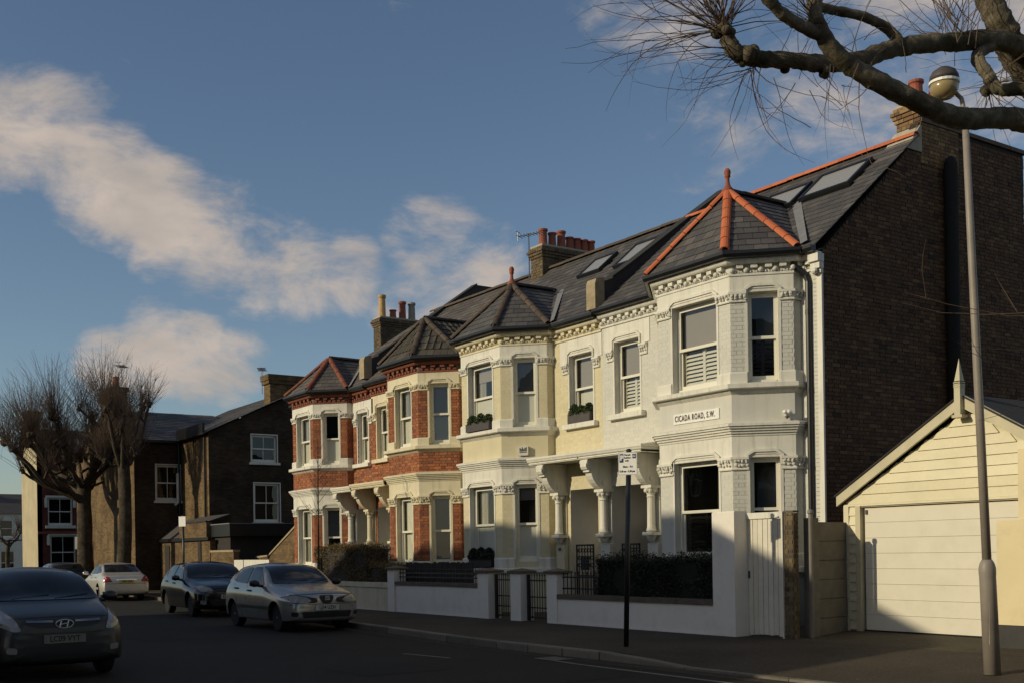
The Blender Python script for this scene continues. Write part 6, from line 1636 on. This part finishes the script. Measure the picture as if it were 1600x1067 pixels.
def hatch(L_, W, H, belt=.90, hood_z=.90, cowl=.62, roof_f=-.10, roof_r=-1.25, noseh=.72, bonnet=.78, tail=.98, cab=.80):
    """stations of a small hatchback, nose at +L/2"""
    n = L_/2; w = W/2; hw = w*cab
    return [
     # x, zb, wb, zm, wm, zs, ws, z5, w5, ze, we, zt
     (n,      .30, w*.62, .42, w*.66, .56, w*.62, noseh-.12, w*.56, noseh-.06, w*.50, noseh-.03),
     (n-.05,  .22, w*.80, .42, w*.84, .60, w*.80, noseh-.06, w*.72, noseh+.00, w*.62, noseh+.03),
     (n-.20,  .19, w*.92, .44, w*.96, .64, w*.92, noseh+.02, w*.84, noseh+.075, w*.70, noseh+.10),
     (n-.48,  .18, w*.95, .46, w*1.0, .68, w*.985, bonnet+.0, w*.90, bonnet+.06, w*.74, bonnet+.085),
     (cowl+.22,.18, w*.95, .47, w*1.0, .72, w*.995, bonnet+.05, w*.94, hood_z+.02, w*.78, hood_z+.05),
     (cowl,   .18, w*.95, .47, w*1.0, .74, w*1.0, belt-.02, w*.965, hood_z+.05, w*.84, hood_z+.08),
     (cowl-.12,.18, w*.95, .47, w*1.0, .75, w*1.0, belt, w*.965, hood_z+.13, w*.83, hood_z+.16),
     ((cowl+roof_f)/2-.03, .18, w*.95, .47, w*1.0, .76, w*1.0, belt+.02, w*.96, (belt+H)/2+.10, hw*.96, (belt+H)/2+.18),
     (roof_f, .18, w*.95, .47, w*1.0, .77, w*1.0, belt+.03, w*.955, H-.09, hw*.90, H-.025),
     (roof_f-.35,.18, w*.95, .47, w*1.0, .78, w*1.0, belt+.04, w*.955, H-.065, hw*.89, H),
     ((roof_f+roof_r)/2-.1,.18, w*.95, .47, w*1.0, .79, w*1.0, belt+.055, w*.95, H-.065, hw*.885, H),
     (roof_r, .18, w*.95, .47, w*1.0, .80, w*.995, belt+.08, w*.94, H-.10, hw*.87, H-.035),
     (roof_r-.22,.20, w*.94, .47, w*.99, .80, w*.98, belt+.09, w*.91, H-.20, hw*.86, H-.13),
     (-n+.22, .22, w*.92, .48, w*.97, .80, w*.95, tail, w*.87, tail+.14, w*.78, tail+.18),
     (-n+.06, .25, w*.86, .48, w*.91, .76, w*.87, tail-.06, w*.80, tail-.01, w*.72, tail+.02),
     (-n,     .32, w*.74, .48, w*.80, .70, w*.76, .84, w*.70, .86, w*.6, .87)]
def emblem_s(bvh):
    z = .70; p = bvh.ray_cast(Vector((6,0,z)), Vector((-1,0,0)))[0]; m_ = MB(); x = p.x+.02
    for dz in (.035, 0, -.035): m_.box(x-.01, x+.012, -.055, .055, z+dz-.009, z+dz+.009)
    m_.box(x-.01, x+.012, -.055, -.035, z, z+.035).box(x-.01, x+.012, .035, .055, z-.035, z); return m_, 'chrome'
def emblem_h(bvh):
    z = .745; p = bvh.ray_cast(Vector((6,0,z)), Vector((-1,0,0)))[0]; m_ = MB(); x = p.x+.02
    pts = [(x, .11*cos(a), z+.055*sin(a)) for a in [2*pi*k/24 for k in range(25)]]; m_.tube(pts, .009, 6, False)
    m_.tube([(x,-.055,z-.04),(x,-.035,z+.04)], .012, 6).tube([(x,.035,z-.04),(x,.055,z+.04)], .012, 6).tube([(x,-.045,z-.005),(x,.045,z+.005)], .011, 6); return m_, 'chrome_dull'
# silver hatchback
stS = hatch(3.95, 1.70, 1.44, belt=.90, hood_z=.93, cowl=.70, roof_f=-.12, roof_r=-1.30, noseh=.74, bonnet=.80, tail=1.0)
PS = G(screen=[(-.66,.99),(.66,.99),(.54,1.36),(-.54,1.36)], rear=[(-.56,1.05),(.56,1.05),(.47,1.32),(-.47,1.32)],
  side=[[(.52,.965),(-.38,.985),(-.36,1.335),(-.05,1.345),(.18,1.23)], [(-.46,.985),(-1.18,1.02),(-1.12,1.28),(-.9,1.335),(-.44,1.34)], [(-1.24,1.03),(-1.48,1.06),(-1.22,1.26)]],
  mirror=(.42,1.0), mirror_y=.84, mirrorm='plastic_black', handles=[(-.22,.84),(-1.02,.88)], rub=(.95,-1.0,.46,.52),
  front=[('headlight',[(.34,.655),(.43,.60),(.72,.615),(.80,.72),(.66,.765),(.44,.72)],'headlamp_glass',.010,True,.03),
         ('headlight_surround',[(.20,.63),(.26,.60),(.70,.595),(.82,.72),(.66,.785),(.42,.735),(.22,.70)],'plastic_black',.005,True,.03),
         ('grille',[(-.155,.755),(.155,.755),(.16,.69),(.09,.585),(-.09,.585),(-.16,.69)],'plastic_black',.010,False,.05),
         ('bumper_grille',[(-.52,.30),(.52,.30),(.56,.43),(-.56,.43)],'plastic_black',.006,False,.04),
         ('fog_lamp',[(.62,.33),(.74,.34),(.74,.43),(.62,.42)],'plastic_black',.006,True,.03)],
  back=[('tail_light',[(.56,.78),(.78,.76),(.74,1.02),(.58,.98)],'lens_red',.008,True,.03)],
  plate_f=(.505,'LJ54 UZH','plate_white'), wipers=[(-.35,.15),(.20,.60)], extra=[('emblem', emblem_s)])
PS['seams'] = [[(.62,.88),(.632,.88),(.66,.40),(.648,.40)], [(-.405,.97),(-.417,.97),(-.42,.30),(-.408,.30)], [(-1.21,.98),(-1.222,.98),(-1.0,.55),(-.988,.55)]]
PS['front'] += [('bumper_seam',[(-.80,0.572),(.80,0.572),(.80,0.582),(-.80,0.582)],'plastic_black',.003,False,0),('bonnet_seam',[(-.70,0.772),(0,0.7869999999999999),(.70,0.772),(.70,0.7799999999999999),(0,0.7969999999999999),(-.70,0.7799999999999999)],'plastic_black',.003,False,0)]
make_car('silver_hatchback', (-23.40,9.90,0), 0, 'silver hatchback with round black grille parked facing us beside the white wall', 'paint_silver', stS, (1.17,-1.29), .295, .185, PS, 7)
# black hatchback
stF = hatch(4.35, 1.84, 1.47, belt=.94, hood_z=.96, cowl=.78, roof_f=-.10, roof_r=-1.45, noseh=.74, bonnet=.82, tail=1.03)
PF = G(screen=[(-.72,1.02),(.72,1.02),(.58,1.39),(-.58,1.39)], rear=[(-.60,1.08),(.60,1.08),(.5,1.34),(-.5,1.34)],
  side=[[(.60,.99),(-.42,1.01),(-.40,1.365),(-.05,1.375),(.24,1.25)], [(-.50,1.01),(-1.30,1.05),(-1.24,1.31),(-1.0,1.36),(-.48,1.37)], [(-1.38,1.06),(-1.64,1.10),(-1.36,1.28)]],
  mirror=(.48,1.03), mirror_y=.90, handles=[(-.25,.88),(-1.12,.92)], handlem='paint_black',
  front=[('headlight',[(.46,.69),(.74,.67),(.86,.80),(.70,.84),(.50,.77)],'headlamp_glass',.008,True,.03),('grille',[(-.45,.66),(.45,.66),(.40,.71),(-.40,.71)],'plastic_black',.008,False,.02),
         ('bumper_grille',[(-.50,.30),(.50,.30),(.56,.46),(-.56,.46)],'plastic_black',.006,False,.04),('fog_lamp',[(.64,.34),(.78,.35),(.78,.46),(.64,.44)],'headlamp_glass',.006,True,.03)],
  back=[('tail_light',[(.60,.86),(.82,.84),(.74,1.16),(.62,1.12)],'lens_red',.008,True,.03)], plate_f=(.54,'EX07 KWD','plate_white'), wipers=[(-.4,.1),(.2,.62)])
PF['front'] += [('bumper_seam',[(-.80,0.6),(.80,0.6),(.80,0.61),(-.80,0.61)],'plastic_black',.003,False,0),('bonnet_seam',[(-.70,0.8),(0,0.815),(.70,0.8),(.70,0.8079999999999999),(0,0.825),(-.70,0.8079999999999999)],'plastic_black',.003,False,0)]
make_car('black_hatchback', (-30.75,10.62,0), radians(-4), 'black hatchback with alloy wheels parked behind the silver hatchback', 'paint_black', stF, (1.31,-1.33), .315, .205, PF, 5)
# dark blue hatchback on the near left
stH = hatch(3.95, 1.70, 1.49, belt=.93, hood_z=.98, cowl=.82, roof_f=-.02, roof_r=-1.30, noseh=.78, bonnet=.86, tail=1.02)
PH = G(screen=[(-.69,1.03),(.69,1.03),(.55,1.40),(-.55,1.40)], rear=[(-.56,1.08),(.56,1.08),(.47,1.36),(-.47,1.36)],
  side=[[(.64,1.0),(-.36,1.02),(-.34,1.385),(.0,1.395),(.26,1.27)], [(-.44,1.02),(-1.18,1.05),(-1.12,1.32),(-.9,1.38),(-.42,1.39)]],
  mirror=(.52,1.05), mirror_y=.84, handles=[(-.2,.88),(-1.02,.92)], handlem='paint_navy',
  front=[('headlight',[(.52,.66),(.62,.655),(.82,.76),(.80,.97),(.72,.97),(.58,.80)],'headlamp_glass',.008,True,.04),('grille',[(-.46,.735),(-.30,.70),(.30,.70),(.46,.735),(.44,.775),(-.44,.775)],'plastic_black',.008,False,.02),
         ('grille_bar',[(-.46,.765),(-.14,.762),(-.14,.785),(-.46,.79)],'chrome_dull',.014,True,.0),
         ('bumper_grille',[(-.42,.28),(.42,.28),(.52,.46),(-.52,.46)],'plastic_black',.006,False,.04),('fog_lamp',[(.58,.37),(.70,.38),(.70,.46),(.58,.45)],'headlamp_glass',.006,True,.03)],
  back=[('tail_light',[(.56,.82),(.76,.80),(.70,1.12),(.58,1.08)],'lens_red',.008,True,.03)], plate_f=(.55,'LC09 VYT','plate_grey'), wipers=[(-.45,.05),(.1,.58)], extra=[('emblem', emblem_h)])
PH['front'] += [('bumper_seam',[(-.80,0.62),(.80,0.62),(.80,0.63),(-.80,0.63)],'plastic_black',.003,False,0),('bonnet_seam',[(-.70,0.8200000000000001),(0,0.835),(.70,0.8200000000000001),(.70,0.828),(0,0.845),(-.70,0.828)],'plastic_black',.003,False,0)]
make_car('dark_blue_hatchback', (-17.5,3.42,0), 0, 'dark blue hatchback in shade at the near left facing us', 'paint_navy', stH, (1.22,-1.30), .30, .19, PH, 6)
# pale silver saloon seen from behind
def saloon(L_, W, H):
    n = L_/2; w = W/2
    return [(n,.30,w*.66,.44,w*.70,.56,w*.66,.62,w*.6,.66,w*.5,.68),(n-.08,.22,w*.84,.44,w*.9,.62,w*.86,.70,w*.78,.74,w*.66,.76),(n-.45,.18,w*.95,.46,w,.70,w*.97,.80,w*.88,.83,w*.74,.85),
     (n-1.2,.18,w*.95,.47,w,.76,w,.88,w*.93,.91,w*.78,.94),(n-1.40,.18,w*.95,.47,w,.77,w,.91,w*.95,.96,w*.83,.99),(n-1.52,.18,w*.95,.47,w,.78,w,.92,w*.95,1.05,w*.80,1.08),(n-1.95,.18,w*.95,.47,w,.79,w,.93,w*.94,H-.13,w*.72,H-.06),
     (n-2.3,.18,w*.95,.47,w,.79,w,.94,w*.94,H-.07,w*.71,H-.005),(n-2.8,.18,w*.95,.47,w,.79,w,.95,w*.93,H-.075,w*.70,H-.005),(n-3.2,.18,w*.95,.47,w,.80,w,.96,w*.93,H-.14,w*.69,H-.07),
     (n-3.72,.18,w*.95,.47,w,.81,w*.99,.97,w*.92,1.04,w*.78,1.06),(n-3.90,.18,w*.95,.47,w,.81,w*.98,.96,w*.91,.985,w*.78,1.0),(n-L_+.15,.22,w*.93,.48,w*.97,.80,w*.94,.92,w*.87,.955,w*.74,.97),(n-L_+.03,.26,w*.88,.48,w*.93,.76,w*.88,.88,w*.82,.91,w*.7,.93),(n-L_,.34,w*.78,.5,w*.84,.70,w*.8,.80,w*.74,.82,w*.6,.83)]
stM = saloon(4.52, 1.73, 1.43)
PM = G(screen=[(-.64,1.02),(.64,1.02),(.52,1.35),(-.52,1.35)], rear=[(-.63,1.06),(.63,1.06),(.52,1.34),(-.52,1.34)],
  side=[[(.66,.99),(-.12,1.0),(-.10,1.34),(.10,1.35),(.34,1.24)], [(-.18,1.0),(-.95,1.02),(-.92,1.24),(-.6,1.34),(-.17,1.35)], [(-1.0,1.03),(-1.28,1.06),(-.98,1.22)]],
  mirror=(.55,1.03), mirror_y=.84, handles=[(-.02,.86),(-.85,.88)], handlem='paint_pale_silver', rub=(1.3,-1.5,.44,.52), rubm='paint_pale_silver',
  front=[('headlight',[(.50,.62),(.74,.62),(.74,.74),(.50,.74)],'headlamp_glass',.008,True,.03)],
  back=[('tail_light',[(.50,.72),(.80,.70),(.78,.84),(.66,.93),(.58,.86)],'lens_red',.010,True,.03),('boot_strip',[(-.36,.775),(.36,.775),(.36,.81),(-.36,.81)],'chrome',.008,False,0),('bumper_seam',[(-.76,.645),(.76,.645),(.76,.66),(-.76,.66)],'plastic_black',.003,False,0)],
  plate_r=(.73,'T482 GLR','plate_yellow'))
make_car('silver_saloon', (-44.26,11.60,0), radians(180-4), 'pale silver saloon seen from behind with its left flank in sunlight', 'paint_pale_silver', stM, (1.42,-1.30), .31, .20, PM, 7)
stE = hatch(4.3, 1.76, 1.45, belt=.92, hood_z=.95, cowl=.75, roof_f=-.10, roof_r=-1.5, noseh=.74, bonnet=.82, tail=1.02)
make_car('dark_hatchback', (-52.6,11.45,0), radians(180-3), 'dark hatchback parked just ahead of the pale silver saloon, only its roof showing', 'paint_charcoal', stE, (1.28,-1.33), .31, .20,
  G(screen=PF['screen'], rear=PF['rear'], side=PF['side'], mirror=(.48,1.03), mirror_y=.86, back=PF['back'], front=PF['front'], plate_r=(.62,'R61 KHV','plate_yellow')), 5)
